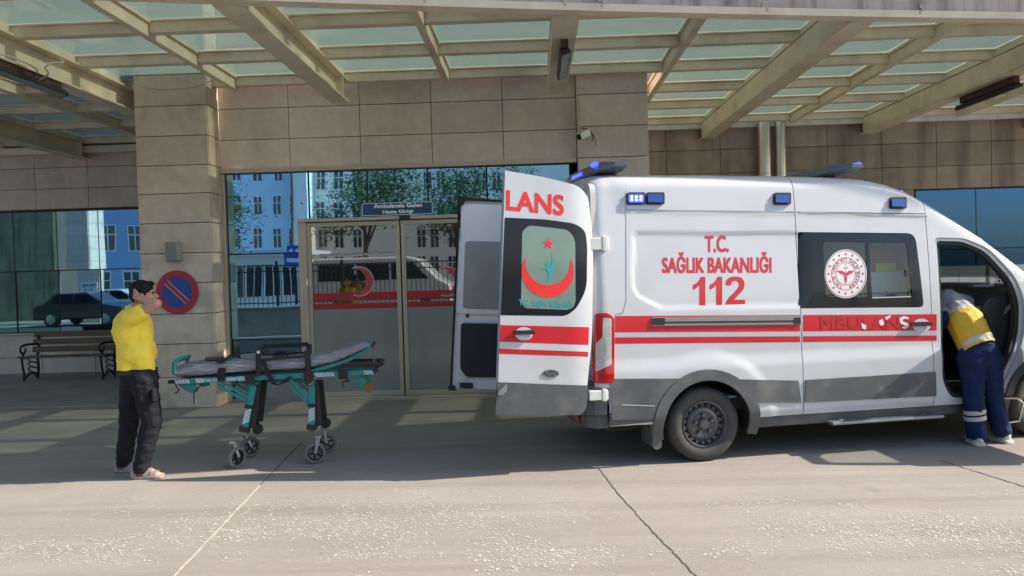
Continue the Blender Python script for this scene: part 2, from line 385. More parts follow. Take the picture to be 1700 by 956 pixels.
def blob(name, prims, mat, parent, voxel=0.012, smooth=6, wrinkle=0.0, wscale=14.0, world=True, label=None):
    """one continuous skin over tapered limbs and ellipsoids, fused by a voxel remesh"""
    bm = bmesh.new()
    for p in prims:
        t = bmesh.new()
        if p[0] == 'c':
            _, a, b, r0, r1 = p
            for q, r in ((a, r0), (b, r1)):
                res = bmesh.ops.create_icosphere(t, subdivisions=2, radius=r)
                for v in res['verts']: v.co += Vector(q)
            h = bmesh.ops.convex_hull(t, input=t.verts)
            bmesh.ops.delete(t, geom=[v for v in t.verts if not v.link_faces], context='VERTS')
            inner = [g for g in h['geom_interior'] if isinstance(g, bmesh.types.BMVert) and g.is_valid]
            if inner: bmesh.ops.delete(t, geom=inner, context='VERTS')
        else:
            _, c, rad, rot = p
            res = bmesh.ops.create_icosphere(t, subdivisions=3, radius=1.0)
            M = Matrix.Translation(Vector(c)) @ (rot if rot is not None else Matrix.Identity(4)) @ Matrix.Diagonal((*rad, 1))
            for v in res['verts']: v.co = M @ v.co
        me0 = bpy.data.meshes.new("p"); t.to_mesh(me0); t.free(); bm.from_mesh(me0); bpy.data.meshes.remove(me0)
    me = bpy.data.meshes.new("b"); bm.to_mesh(me); bm.free()
    o = bpy.data.objects.new("b", me); link(o)
    md = o.modifiers.new("r", 'REMESH'); md.mode = 'VOXEL'; md.voxel_size = voxel
    m2 = o.modifiers.new("s", 'SMOOTH'); m2.iterations = smooth; m2.factor = 0.5
    dg = bpy.context.evaluated_depsgraph_get(); ev = o.evaluated_get(dg); out = bpy.data.meshes.new_from_object(ev)
    bpy.data.objects.remove(o); bpy.data.meshes.remove(me); out.name = name
    if wrinkle:
        nr = [v.normal.copy() for v in out.vertices]
        for v, n in zip(out.vertices, nr):
            q = Vector((v.co.x*wscale, v.co.y*wscale, v.co.z*wscale*1.9))
            v.co += n*wrinkle*(noise.noise(q)+0.6*noise.noise(q*2.3))
    for p in out.polygons: p.use_smooth = True
    return finish(out, name, mat, parent, world, label=label)
# ================================================================== SETTING: the ground
def gz(x, y): t = min(max((y-11.0)/4.3, 0), 1); return -0.13*t
def ground_material():
    m, t, b = _nodes("concrete_paving"); N = t.nodes; L = t.links
    tc = N.new("ShaderNodeTexCoord")
    def nse(scale, stretch=(1, 1, 1), det=7, ro=0.6):
        mp = N.new("ShaderNodeMapping"); mp.inputs["Scale"].default_value = stretch; L.new(tc.outputs["Object"], mp.inputs[0])
        n = N.new("ShaderNodeTexNoise"); n.inputs["Scale"].default_value = scale; n.inputs["Detail"].default_value = det; n.inputs["Roughness"].default_value = ro
        L.new(mp.outputs[0], n.inputs["Vector"]); return n.outputs[0]
    def rng_(v, a, bb, c, d):
        r = N.new("ShaderNodeMapRange"); r.inputs[1].default_value = a; r.inputs[2].default_value = bb; r.inputs[3].default_value = c; r.inputs[4].default_value = d; L.new(v, r.inputs[0]); return r.outputs[0]
    def mix(f, a, c):
        x = N.new("ShaderNodeMix"); x.data_type = 'RGBA'; L.new(f, x.inputs[0])
        if isinstance(a, tuple): x.inputs[6].default_value = a
        else: L.new(a, x.inputs[6])
        x.inputs[7].default_value = c; return x.outputs[2]
    c = mix(rng_(nse(0.8), 0.35, 0.65, 0, 1), (0.275, 0.248, 0.212, 1), (0.326, 0.296, 0.258, 1))
    c = mix(rng_(nse(0.35, (0.25, 1, 1)), 0.46, 0.66, 0, 0.6), c, (0.235, 0.2, 0.16, 1))
    c = mix(rng_(nse(1.2, (0.12, 2.2, 1)), 0.48, 0.66, 0, 0.55), c, (0.22, 0.185, 0.15, 1))
    c = mix(rng_(nse(22, (0.6, 1, 1)), 0.55, 0.75, 0, 0.5), c, (0.43, 0.39, 0.33, 1))
    c = mix(rng_(nse(60), 0.58, 0.75, 0, 0.55), c, (0.19, 0.16, 0.13, 1))
    c = mix(rng_(nse(0.5, (1, 1, 1), 9, 0.75), 0.6, 0.68, 0, 0.35), c, (0.17, 0.145, 0.12, 1))
    L.new(c, b.inputs["Base Color"]); b.inputs["Roughness"].default_value = 0.8; b.inputs["Specular IOR Level"].default_value = 0.3
    bp = N.new("ShaderNodeBump"); bp.inputs["Strength"].default_value = 0.35; bp.inputs["Distance"].default_value = 0.006
    L.new(nse(70), bp.inputs["Height"]); L.new(bp.outputs[0], b.inputs["Normal"])
    return m
xs = sorted(set([-160, -80, -40] + list(range(-24, 25, 2)) + [40, 80, 160])); ys = [-160, -90, -50, -25, -8, -3.2, 0, 3, 6, 9, 11] + [11.5+0.4*k for k in range(10)] + [15.3, 17, 40, 120]
me = bpy.data.meshes.new("ground"); me.from_pydata([(x, y, gz(x, y)) for y in ys for x in xs], [], [(j*len(xs)+i, j*len(xs)+i+1, (j+1)*len(xs)+i+1, (j+1)*len(xs)+i) for j in range(len(ys)-1) for i in range(len(xs)-1)])
tag(finish(me, "ground", ground_material(), smooth=True), kind="structure")
mb = MB(); mb.quad((-60, -0.9, 0.006), (60, -0.9, 0.006), (60, 4.15, 0.006), (-60, 4.15, 0.006)); tag(mb.build("added_dark_strip", pbr("dark_strip_asphalt", (0.055, 0.054, 0.053), 0.85, var=0.2, scale=3, bump=0.3, bscale=90)), kind="structure")  # added dark strip out of view, darkens the ground mirrored in the glazing
# expansion joints cut in the slab
SEAM = pbr("joint_filler", (0.11, 0.097, 0.082), 0.9, var=0.3, scale=20)
SEAML = pbr("pale_joint_filler", (0.42, 0.38, 0.32), 0.9, var=0.3, scale=20)
def joint(pts, wd, mat, jag=0.0):
    P = []
    for (a, b) in zip(pts[:-1], pts[1:]):
        for k in range(14): P.append(Vector(a).lerp(Vector(b), k/14))
    P.append(Vector(pts[-1])); mb = MB(); L_, R_ = [], []
    for i, p in enumerate(P):
        d = (P[min(i+1, len(P)-1)]-P[max(i-1, 0)]).normalized(); n = Vector((-d.y, d.x, 0)); o = n*random.uniform(-jag, jag); ww = wd*random.uniform(0.7, 1.3)/2
        z = Vector((0, 0, gz(p.x, p.y)+0.004))
        L_.append(mb.bm.verts.new(Vector((p.x, p.y, 0))+o+n*ww+z)); R_.append(mb.bm.verts.new(Vector((p.x, p.y, 0))+o-n*ww+z))
    for i in range(len(P)-1): mb.face([L_[i], R_[i], R_[i+1], L_[i+1]])
    tag(mb.build("expansion_joint", mat), kind="structure")
joint([gnd(500, 735), gnd(432, 806)], 0.012, SEAM, 0.002)
joint([gnd(432, 806), gnd(290, 956), gnd(220, 1030)], 0.022, SEAML, 0.004)
joint([gnd(995, 778), gnd(1020, 812), gnd(1070, 868), gnd(1120, 920), gnd(1155, 956), gnd(1230, 1040)], 0.009, SEAM, 0.006)
joint([gnd(1560, 764), gnd(1620, 783), gnd(1700, 808), gnd(1830, 850)], 0.014, SEAM, 0.006)
# pavement strip in front of the bench
PAVE = pbr("pavement_concrete", (0.27, 0.235, 0.195), 0.8, var=0.15, scale=2, bump=0.2, bscale=60, dirt=((0.14, 0.12, 0.1), 0.5, 1.2))
mb = MB(); mb.box((-30, 11.1, -0.3), (-5.53, 15.28, 0.012)); tag(mb.build("pavement", PAVE, bevel=0.01), kind="structure")

# ================================================================== HOSPITAL BUILDING (entrance block and the two recessed wings)
D1, DC, D2 = 11.23, 10.78, 15.3
bld = thing("hospital_building", "stone clad hospital entrance block with mirrored blue windows behind the ambulance", "building", (-1.5, D1, 0))
def panels(mb, xj, zj, y, t=0.03, gap=0.0095, axis='x', sgn=-1):
    for a, b in zip(xj[:-1], xj[1:]):
        for c, d in zip(zj[:-1], zj[1:]):
            g = gap/2
            if axis == 'x': mb.box((a+g, min(y, y-sgn*t), c+g), (b-g, max(y, y-sgn*t), d-g))
            else: mb.box((min(y, y-sgn*t), a+g, c+g), (max(y, y-sgn*t), b-g, d-g))
def steps(a, b, s): n = int(round((b-a)/s)); return [a+(b-a)*k/n for k in range(n+1)]
TOPZ = 10.4
# upper wall over the entrance
mb = MB(); panels(mb, [wal(352, 420, DC).x-0.015, -3.54, -2.49, -1.44, -0.40, 0.664], [3.40]+[3.855+0.455*k for k in range(15)], D1-0.02)
mb.build("stone_panel_wall", STONE, bld, bevel=0.003)
mb = MB(); mb.box((-4.6, D1+0.03, 3.38), (0.7, D1+0.4, TOPZ)); mb.build("wall_core", JOINT, bld)
# left column
xl, xr = wal(232, 420, DC).x, wal(352, 420, DC).x
zc = [wal(300, q, DC).z for q in (679, 626, 571, 521, 470, 420, 370, 321, 274, 225, 175)]; zc[0] = 0.0
zc += [zc[-1]+0.44*k for k in range(1, 13)]
mb = MB(); panels(mb, [xl, xr], zc, DC); panels(mb, [DC+0.035, 11.2], zc, xr, axis='y', sgn=1); panels(mb, [DC+0.035, 13.2, D2], zc, xl, axis='y', sgn=-1)
mb.build("stone_column", pbr("column_stone", (0.6, 0.5, 0.385), 0.55, var=0.1, scale=7, bump=0.08, bscale=90, island=0.06, streak=(0.12, 2.2), dirt=((0.16, 0.11, 0.075), 0.4, 2.3)), bld, bevel=0.004)
mb = MB(); mb.box((xl+0.035, DC+0.035, -0.2), (xr-0.035, 11.3, TOPZ)); mb.box((xl+0.035, 11.3, -0.2), (-4.4, D2, TOPZ)); mb.build("column_core", JOINT, bld)
# right pier
mb = MB(); zp = [0, 0.45, 0.9, 1.35, 1.8, 2.25, 2.7, 3.1]+[wal(1000, q, D1-0.14).z for q in (261, 209, 156)]; zp += [zp[-1]+0.46*k for k in range(1, 13)]
panels(mb, [0.665, 1.69], zp, D1-0.14); panels(mb, [D1-0.105, D1+0.02], zp, 0.668, axis='y', sgn=-1); panels(mb, [D1-0.1, 13.2, D2], zp, 1.69, axis='y', sgn=1)
mb.build("stone_pier", STONE, bld, bevel=0.004)
mb = MB(); mb.box((0.70, D1-0.1, 0), (1.655, D2, TOPZ)); mb.build("pier_core", JOINT, bld)
# recessed wings
def wing(xj, zlist, name, mat): 
    mb = MB()
    for za in zlist: panels(mb, xj, za, D2)
    mb.build(name, mat, bld, bevel=0.003)
zl = [wal(60, q, D2).z for q in (348, 316, 280)]; up_ = [zl[0], zl[0]+0.41, zl[0]+0.83]; up_ += [up_[-1]+0.44*k for k in range(1, 15)]
xjl = [wal(q, 300, D2).x for q in (58, 146, 236)]; st = xjl[1]-xjl[0]; xjl = [xjl[0]-st*k for k in range(18, 0, -1)]+xjl
zb = wal(100, 553, D2).z
wing(xjl, [up_], "wing_wall", STONE); wing(xjl, [[-0.15, 0.33, zb-0.02]], "low_wall", STONE)
mb = MB(); mb.box((-32, D2+0.032, -0.3), (xl, D2+0.5, TOPZ)); mb.build("wing_core", JOINT, bld)
zr = wal(1600, 312, D2).z; upr = [zr, zr+0.44, zr+0.9]; upr += [upr[-1]+0.45*k for k in range(1, 15)]
xjr = [1.72]+[wal(q, 270, D2).x for q in (1106, 1196, 1285, 1374, 1464, 1555, 1646)]; st = xjr[-1]-xjr[-2]; xjr += [xjr[-1]+st*k for k in range(1, 20)]
xw = wal(1518, 330, D2).x
low = [0.0]+[zr*k/7 for k in range(1, 8)]; low[0] = -0.15
i0 = next(i for i, q in enumerate(xjr) if q > xw-0.3)
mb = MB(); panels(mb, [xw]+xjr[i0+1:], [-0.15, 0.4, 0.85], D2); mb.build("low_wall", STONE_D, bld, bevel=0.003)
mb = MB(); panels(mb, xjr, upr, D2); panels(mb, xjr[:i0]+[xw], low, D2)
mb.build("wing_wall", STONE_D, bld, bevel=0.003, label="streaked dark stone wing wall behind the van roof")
mb = MB(); mb.box((1.66, D2+0.032, -0.3), (32, D2+0.5, TOPZ)); mb.build("wing_core", JOINT, bld)
# flat roofs so the wings are closed
mb = MB(); mb.box((-32, D2+0.6, TOPZ-0.2), (32, 34, TOPZ)); mb.box((-32, 33.6, -0.3), (32, 34, TOPZ-0.2)); mb.build("roof", JOINT, bld)
# windows: frame with panes
def window(xj, zj, y, glass, frame_mat=MATTB, label=None, gap=0.02):
    mb = MB()
    for q in xj: mb.box((q-gap/2, y-0.012, zj[0]), (q+gap/2, y+0.03, zj[-1]))
    for q in zj: mb.box((xj[0]+gap, y-0.011, q-gap/2), (xj[-1]-gap, y+0.029, q+gap/2))
    f = mb.build("window", frame_mat, bld, label=label)
    k = 0
    for a, b in zip(xj[:-1], xj[1:]):
        for c, d in zip(zj[:-1], zj[1:]):
            tilt = random.uniform(-0.0022, 0.0022); g = gap/2; mb = MB()
            mb.quad((a+g, y+tilt, c+g), (b-g, y-tilt, c+g), (b-g, y-tilt, d-g), (a+g, y+tilt, d-g))
            mb.build("pane", glass(k, a, c) if callable(glass) else glass, f, solid=0.012); k += 1
    return f
zt = wal(60, 350, D2).z; zm = wal(60, 450, D2).z
xwl = [wal(q, 450, D2).x for q in (25, 97, 166, 236)]; stw = xwl[1]-xwl[0]; xwl = [xwl[0]-stw*k for k in range(6, 0, -1)]+xwl
window(xwl, [zb+0.03, zm, zt-0.02], D2+0.01, lambda k, a, c: TGLASS if a < xwl[-3]-0.1 else FGLASS, label="long mirrored window band over the bench")
window([xw+0.02]+[xw+0.02+1.16*k for k in range(1, 14)], [0.9, 2.0, zr-0.02], D2+0.01, mirror_glass("deep_blue_glass", (0.06, 0.15, 0.3), (0.006, 0.032, 0.08), 0.62, 0.05), label="blue mirrored window band right of the van roof")
mb = MB(); mb.box((-32, D2-0.05, zb-0.015), (xl-0.01, D2+0.03, zb+0.02)); mb.build("window_sill", ALU, bld)
# entrance glazing
NAVYG = mirror_glass("navy_mirror_glass", (0.16, 0.3, 0.42), (0.005, 0.02, 0.035), 0.6, 0.05)
xe = [wal(q, 330, D1).x for q in (377, 513, 611, 711, 809, 947)]; ze = [0.04, wal(440, 563, D1).z, wal(440, 421, D1).z, 3.36]
zdt = wal(600, 367, D1).z
window(xe[:2], ze, D1, lambda k, a, c: NAVYG if c < 0.5 else FGLASS, label="tall blue mirrored side panel left of the sliding doors")
window(xe[1:5], [zdt+0.05, 3.36], D1, FGLASS, label="mirrored fanlight row over the sliding doors")
xd1 = wal(838, 560, D1).x; xdl = wal(517, 560, D1).x; xdm = wal(671, 560, D1).x
window([xe[4], xe[5]], [0.04, 1.2, zdt+0.05, 3.36], D1, FGLASS, label="mirrored panel behind the van's rear doors")
mb = MB(); mb.box((xe[0]-0.14, D1-0.07, 0), (xe[0]-0.012, D1+0.1, 3.36)); mb.box((xe[0]-0.14, D1-0.1, 3.365), (0.655, D1+0.1, 3.43)); mb.build("metal_trim", ALU, bld, bevel=0.006)
mb = MB(); mb.box((xe[0]-0.05, D1-0.05, -0.02), (xe[1], D1+0.08, 0.04)); mb.box((xe[0]+0.02, D1-0.022, 0.04), (xe[1]-0.14, D1-0.015, 0.28)); mb.build("plinth", pbr("plinth_grey", (0.28, 0.28, 0.27), 0.5), bld, bevel=0.004)
# door frame and the two sliding leaves
dp = wal(590, 369, D1)
mb = MB(); fw_ = 0.115
mb.box((xdl-fw_, D1-0.12, 0), (xdl, D1+0.02, zdt)); mb.box((xd1, D1-0.12, 0), (xd1+fw_, D1+0.02, zdt)); mb.box((xdl-fw_, D1-0.14, zdt), (xd1+fw_, D1+0.02, zdt+0.05)); mb.box((xdl-fw_, D1-0.13, -0.01), (xd1+fw_, D1+0.02, 0.045))
mb.build("door_frame", ALU, bld, bevel=0.006)
mb = MB(); c = wal(671, 366, D1-0.2); mb.cbox((c.x, D1-0.16, zdt+0.03), (0.15, 0.05, 0.06)); mb.build("door_sensor", BLACK, bld, bevel=0.01)
FILM = pbr("frosted_door_film", (0.25, 0.265, 0.24), 0.22, var=0.05, scale=2, spec=0.8, coat=0.5)
DRED = pbr("door_red_film", (0.42, 0.018, 0.022), 0.35, var=0.06)
DWHITE = pbr("pale_outline_film", (0.55, 0.5, 0.46), 0.5)
PINKF = pbr("pink_red_film", (0.5, 0.06, 0.07), 0.4)
for (a, b, cx) in ((xdl, xdm-0.01, 596), (xdm+0.01, xd1, 742)):
    mb = MB(); sw = 0.06
    mb.box((a, D1-0.075, 0.05), (a+sw, D1-0.035, zdt-0.01)); mb.box((b-sw, D1-0.075, 0.05), (b, D1-0.035, zdt-0.01)); mb.box((a+sw, D1-0.074, 0.05), (b-sw, D1-0.036, 0.12)); mb.box((a+sw, D1-0.074, zdt-0.07), (b-sw, D1-0.036, zdt-0.01))
    leaf = mb.build("sliding_door", ALU, bld, bevel=0.004)
    mb = MB(); mb.quad((a+sw, D1-0.05, 0.12), (b-sw, D1-0.05, 0.12), (b-sw, D1-0.05, zdt-0.07), (a+sw, D1-0.05, zdt-0.07)); mb.build("pane", DGLASS, leaf, solid=0.008)
    zs = [wal(600, q, D1).z for q in (512, 504, 498, 486)]
    def strip(nm, z0, z1, m, yy): mbb = MB(); mbb.quad((a+sw, yy, z0), (b-sw, yy, z0), (b-sw, yy, z1), (a+sw, yy, z1)); return mbb.build(nm, m, leaf)
    strip("frosted_film", 0.12, zs[0], FILM, D1-0.054); strip("red_stripe", zs[0], zs[1]+0.01, DRED, D1-0.054); strip("red_stripe", zs[2], zs[3]+0.01, DRED, D1-0.054)
    cc = wal(cx, 467, D1-0.056); ff = lambda x, z: Vector((x, D1-0.0575, z)); fg = lambda x, z: Vector((x, D1-0.0565, z))
    sheet("crescent", crescent(cc.x, cc.z, 0.222, -0.088, 0.0, 0.195), fg, DWHITE, leaf, res=0.04, world=True, smooth=False)
    sheet("crescent", crescent(cc.x, cc.z, 0.208, -0.08, 0.0, 0.19), ff, PINKF, leaf, res=0.04, world=True, smooth=False)
# dark lobby behind the glazing
mb = MB(); mb.box((-4.6, D1+0.5, 0), (0.7, D1+0.55, 3.4)); mb.build("lobby_wall", JOINT, bld)

# ================================================================== GLASS CANOPY
can = thing("glass_canopy", "cream steel canopy with frosted green glass panes over the entrance", "canopy", (0.4, 9.5, 4.3))
def fy(x): return 6.922+0.1994*(x+2.58)-0.00444*(x+2.58)*(x-1.337)
ZB = 4.30
beams = [(-9.0, D2), (-5.87, D2), (-2.715, D1-0.2), (0.385, D1-0.33), (3.46, D2), (6.58, D2), (9.7, D2), (12.8, D2)]
for x, ye in beams:
    mb = MB(); y0 = fy(x)+0.03
    mb.box((x-0.13, y0, ZB), (x+0.13, ye, ZB+0.022)); mb.box((x-0.13, y0, ZB+0.31), (x+0.13, ye, ZB+0.332)); mb.box((x-0.008, y0, ZB+0.022), (x+0.008, ye, ZB+0.31))
    for xx in ([y0+0.01, ye-0.3]): mb.box((x-0.12, xx, ZB+0.022), (x+0.12, xx+0.012, ZB+0.31))
    if abs(x-0.385) < 0.1 or x > 3: mb.box((x-0.12, y0+0.03, ZB+0.03), (x-0.1, ye-0.1, ZB+0.3))
    mb.box((x-0.07, y0, ZB+0.334), (x+0.07, ye, 4.737))
    mb.build("main_beam", CREAM, can, bevel=0.003)
raf = [(-10.6, D2), (-7.38, D2), (-4.27, D1-0.1), (-1.185, D1-0.1), (1.94, D2), (5.1, D2), (8.3, D2), (11.3, D2)]
for x, ye in raf:
    mb = MB(); y0 = fy(x)+0.04; mb.box((x-0.045, y0, 4.555), (x+0.045, ye, 4.70)); mb.box((x-0.075, y0, 4.70), (x+0.075, ye, 4.735)); mb.build("rafter", CREAM, can, bevel=0.004)
yp = [7.35, 8.58, 9.82, 11.06, 12.37, 13.68, 15.2]
allx = sorted([b[0] for b in beams]+[r[0] for r in raf])
for i, y in enumerate(yp):
    for seg in ([(-13, 14)] if y < 11.2 else [(-13, xl-0.02), (1.72, 14)]):
        xa, xb = seg
        while fy(xb) > y-0.05: xb -= 0.1
        if xb-xa < 1: continue
        mb = MB()
        cuts = [xa]+[q for q in allx if xa < q < xb]+[xb]
        for a, b in zip(cuts[:-1], cuts[1:]):
            mb.box((a+0.046, y-0.06, 4.60), (b-0.046, y+0.06, 4.72)); mb.box((a+0.076, y-0.09, 4.72), (b-0.076, y+0.09, 4.737))
        mb.build("purlin", CREAM, can, bevel=0.005)
yrow = [None]+yp
for a, b in zip([-13]+allx, allx+[14]):
    for j in range(len(yp)):
        y1 = yp[j]-0.05
        if a > xl-0.5 and b < 1.98 and y1 > 11.2: continue
        ya = fy(a)+0.05; yb = fy(b)+0.05
        lo = -99 if j == 0 else yp[j-1]+0.05
        y0a, y0b = max(ya, lo), max(yb, lo)
        if y1-min(y0a, y0b) < 0.15: continue
        y0a = min(y0a, y1-0.02); y0b = min(y0b, y1-0.02)
        aa, bb = a+0.05, b-0.05; z = 4.745
        if a < xl < b and y1 > 11.2: bb = xl
        if a < 1.69 < b and y1 > 11.2: aa = 1.72
        mb = MB(); vs = [(aa, y0a, z), (bb, y0b, z), (bb, y1, z), (aa, y1, z)]; mb.quad(*vs); mb.build("glass_pane", CGLASS, can, keep=True)
# fascia
fx = [-14+0.5*k for k in range(60)]
mb = MB()
for zz0, zz1, o0, o1 in ((ZB+0.075, ZB+0.95, -0.12, 0.0),):
    for a, b in zip(fx[:-1], fx[1:]):
        g = 0.004 if (round(a*2) % 3 == 0) else 0.0
        P = [(a+g, fy(a)+o0, zz0), (b, fy(b)+o0, zz0), (b, fy(b)+o1, zz0), (a+g, fy(a)+o1, zz0), (a+g, fy(a)+o0, zz1), (b, fy(b)+o0, zz1), (b, fy(b)+o1, zz1), (a+g, fy(a)+o1, zz1)]
        v = [mb.bm.verts.new(p) for p in P]
        for f in ((3,2,1,0),(4,5,6,7),(0,1,5,4),(1,2,6,5),(2,3,7,6),(3,0,4,7)): mb.face([v[i] for i in f])
mb.build("fascia", FASCIA, can)
mb = MB(); pr = None
for x in fx:
    r = [mb.bm.verts.new(q) for q in ((x, fy(x)-1.1, ZB+0.96), (x, fy(x)+0.3, ZB+0.96), (x, fy(x)+0.3, ZB+1.04), (x, fy(x)-1.1, ZB+1.04))]
    if pr:
        for k in range(4): mb.face([pr[k], pr[(k+1) % 4], r[(k+1) % 4], r[k]])
    pr = r
mb.build("cap_slab", FASCIA, can)  # added overhang above the view, sized to set the shadow edge below
mb = MB(); pr = None
for x in fx:
    r = [mb.bm.verts.new(q) for q in ((x, fy(x)-0.135, ZB), (x, fy(x)+0.02, ZB), (x, fy(x)+0.02, ZB+0.07), (x, fy(x)-0.135, ZB+0.07))]
    if pr:
        for k in range(4): mb.face([pr[k], pr[(k+1) % 4], r[(k+1) % 4], r[k]])
    pr = r
mb.build("fascia_trim", CREAM, can)
mb = MB()                                   # dripped sealant beads under the fascia joints
for px, py in ((712, 12), (937, 17), (996, 17), (1265, 21), (1521, 25), (410, 3)):
    p = on_plane(px, py, (0, 0, 1), 4.36); y = fy(p.x)-0.135
    for k in range(3): mb.ball((p.x+random.uniform(-.03, .03), y-0.004, 4.35+0.03*k), 0.016, 1, (1, 0.5, 1.4))
mb.build("sealant", pbr("dried_sealant", (0.62, 0.5, 0.42), 0.7), can, split=0.1)
mb = MB(); mb.box((1.75, D2-0.12, 4.50), (14, D2-0.02, 4.60)); mb.build("canopy_wall_strip", pbr("sunlit_gap_white", (0.72, 0.7, 0.66), 0.5, var=0.06, streak=(0.4, 4)), can, bevel=0.006)  # added pale strip, its white imitates the sunlit gap between canopy and wall
mb = MB(); mb.box((-13, D2-0.12, 4.42), (xl-0.03, D2-0.02, 4.56)); mb.build("canopy_wall_strip", CREAM, can, bevel=0.006)

# ================================================================== lamps, ducts, camera, signs on the building
def flood(c, label, yaw=0.0, ln=0.85):
    o = thing("floodlight", label, "lamp", c, yaw, "LED bar lamps under the canopy")
    M = Matrix.Rotation(R(-18), 4, 'Y')
    mb = MB(); mb.box((-0.055, -ln/2, -0.045), (0.055, ln/2, 0.0), M)
    for k in range(9): mb.box((-0.05+0.012*k, -ln/2+0.03, 0.0), (-0.046+0.012*k, ln/2-0.03, 0.025), M)
    mb.build("housing", BLACK, o, world=False, bevel=0.004)
    mb = MB(); mb.box((-0.042, -ln/2+0.04, -0.05), (0.042, ln/2-0.04, -0.046), M); mb.build("lens", pbr("floodlight_lens", (0.25, 0.27, 0.3), 0.15, spec=0.8), o, world=False)
    mb = MB(); mb.box((-0.035, -ln/2+0.05, 0.03), (0.045, ln/2-0.12, 0.125)); mb.bar((0, -0.25, 0.03), (0, -0.25, 0.15), 0.03, 0.006); mb.bar((0, 0.2, 0.03), (0, 0.2, 0.15), 0.03, 0.006); mb.build("bracket", pbr("rusty_bracket", (0.06, 0.03, 0.025), 0.7, var=0.4, scale=15), o, world=False)
    return o
flood(on_plane(45, 132, (0, 0, 1), 4.2), "LED bar lamp with looped white cable under the far left beam", 0.0, 1.4)
p = on_plane(934, 105, (0, 0, 1), 4.17); flood((p.x, p.y, 4.17), "short LED bar lamp under the middle canopy beam above the van", 0.0, 1.1)
p = on_plane(1637, 160, (0, 0, 1), 4.17); flood((p.x, p.y, 4.17), "LED bar lamp under the right canopy beam near the wing wall", 0.0, 1.5)
CABLE = pbr("pale_cable", (0.5, 0.46, 0.38), 0.6)
def cable(pts, r, label, name="cable"):
    P = [Vector(p) for p in pts]; Q = []
    for i in range(len(P)-1):
        p0, p1, p2, p3 = P[max(i-1, 0)], P[i], P[i+1], P[min(i+2, len(P)-1)]
        for k in range(6):
            t = k/6; Q.append(0.5*((2*p1)+(p2-p0)*t+(2*p0-5*p1+4*p2-p3)*t*t+(3*p1-p0-3*p2+p3)*t**3))
    Q.append(P[-1]); mb = MB(); mb.tube(Q, r, 6); o = mb.build(name, CABLE, smooth=True); return tag(o, label, "cable")
cz = lambda x, y, z=4.28: on_plane(x, y, (0, 0, 1), z)
cable([cz(0, 90), cz(20, 95), cz(50, 108), cz(62, 118), cz(55, 128), cz(50, 132, 4.22), cz(62, 134, 4.22), cz(80, 122), cz(75, 112), cz(88, 104, 4.4), cz(104, 104, 4.45), cz(100, 96, 4.55)], 0.009, "pale cable looping from the left beam to its LED bar lamp")
cw = lambda x, y: wal(x, y, DC-0.012)
cable([cw(234, 143), cw(270, 148), cw(305, 146), cw(330, 141), cw(351, 134)], 0.006, "thin cable sagging across the top of the left stone column")
# ducts
for px, r, lab in ((1270, 0.125, "wider shiny metal duct rising behind the van roof"), (1297, 0.1, "slimmer shiny metal duct right beside the wider one")):
    x = wal(px, 250, D2-0.25).x; yy = D2-0.2
    o = thing("metal_duct", lab, "duct", (x, yy, 0), 0, "metal ducts on the right wing wall")
    mb = MB(); mb.lathe([(r, -0.1), (r, 4.56)], (0, 0, 0), 'z', 20); mb.build("duct_pipe", GALV, o, world=False, smooth=True)
    mb = MB(); [mb.lathe([(r+0.008, h), (r+0.008, h+0.03)], (0, 0, 0), 'z', 20) for h in (1.2, 2.4, 3.55)]; mb.build("clamp", STEEL, o, world=False, smooth=True, split=0.05)
# security camera with conduit on the pier
p = wal(969, 224, D1-0.3); o = thing("security_camera", "small white security camera with loose wires on the stone pier", "camera", (p.x, D1-0.15, p.z))
M = Matrix.Translation((0, -0.17, 0.0)) @ Matrix.Rotation(R(42), 4, 'Z') @ Matrix.Rotation(R(-22), 4, 'Y')
mb = MB(); mb.box((-0.1, -0.042, -0.042), (0.1, 0.042, 0.042), M); mb.box((-0.13, -0.048, 0.043), (0.1, 0.048, 0.05), M); mb.build("housing", pbr("camera_white", (0.72, 0.7, 0.66), 0.4), o, world=False, bevel=0.006)
mb = MB(); mb.box((-0.112, -0.036, -0.036), (-0.1005, 0.036, 0.036), M); mb.build("lens", BLACK, o, world=False, bevel=0.004)
mb = MB(); mb.tube([(0, 0, 0.06), (0, -0.1, 0.03), (0, -0.16, 0.02)], 0.016, 8); mb.build("bracket", STEEL, o, world=False)
mb = MB(); mb.tube([(0.0, -0.03, 0.12), (0.08, -0.06, 0.09), (0.15, -0.07, 0.0), (0.12, -0.06, -0.08)], 0.007, 6); mb.tube([(-0.03, -0.03, 0.12), (0.06, -0.06, 0.1), (0.17, -0.06, -0.05), (0.17, -0.05, -0.13)], 0.005, 6); mb.build("wire", BLACK, o, world=False)
x = wal(960, 170, D1-0.16).x; mb = MB(); mb.box((x-0.016, D1-0.172, p.z+0.1), (x+0.016, D1-0.142, 4.3)); tag(mb.build("conduit", ALU), "straight beige conduit running down the pier to the security camera", "conduit")
# wall lamp on the column
p = wal(288, 418, DC-0.1); o = thing("wall_lamp", "grey box wall lamp on the left stone column", "lamp", (p.x, DC, p.z))
mb = MB(); mb.box((-0.085, -0.17, -0.135), (0.085, -0.02, 0.135)); mb.build("lamp_box", pbr("lamp_grey", (0.2, 0.195, 0.18), 0.45), o, world=False, bevel=0.012)
mb = MB(); mb.box((-0.05, -0.02, -0.06), (0.05, 0.0, 0.06)); mb.build("mount", BLACK, o, world=False)
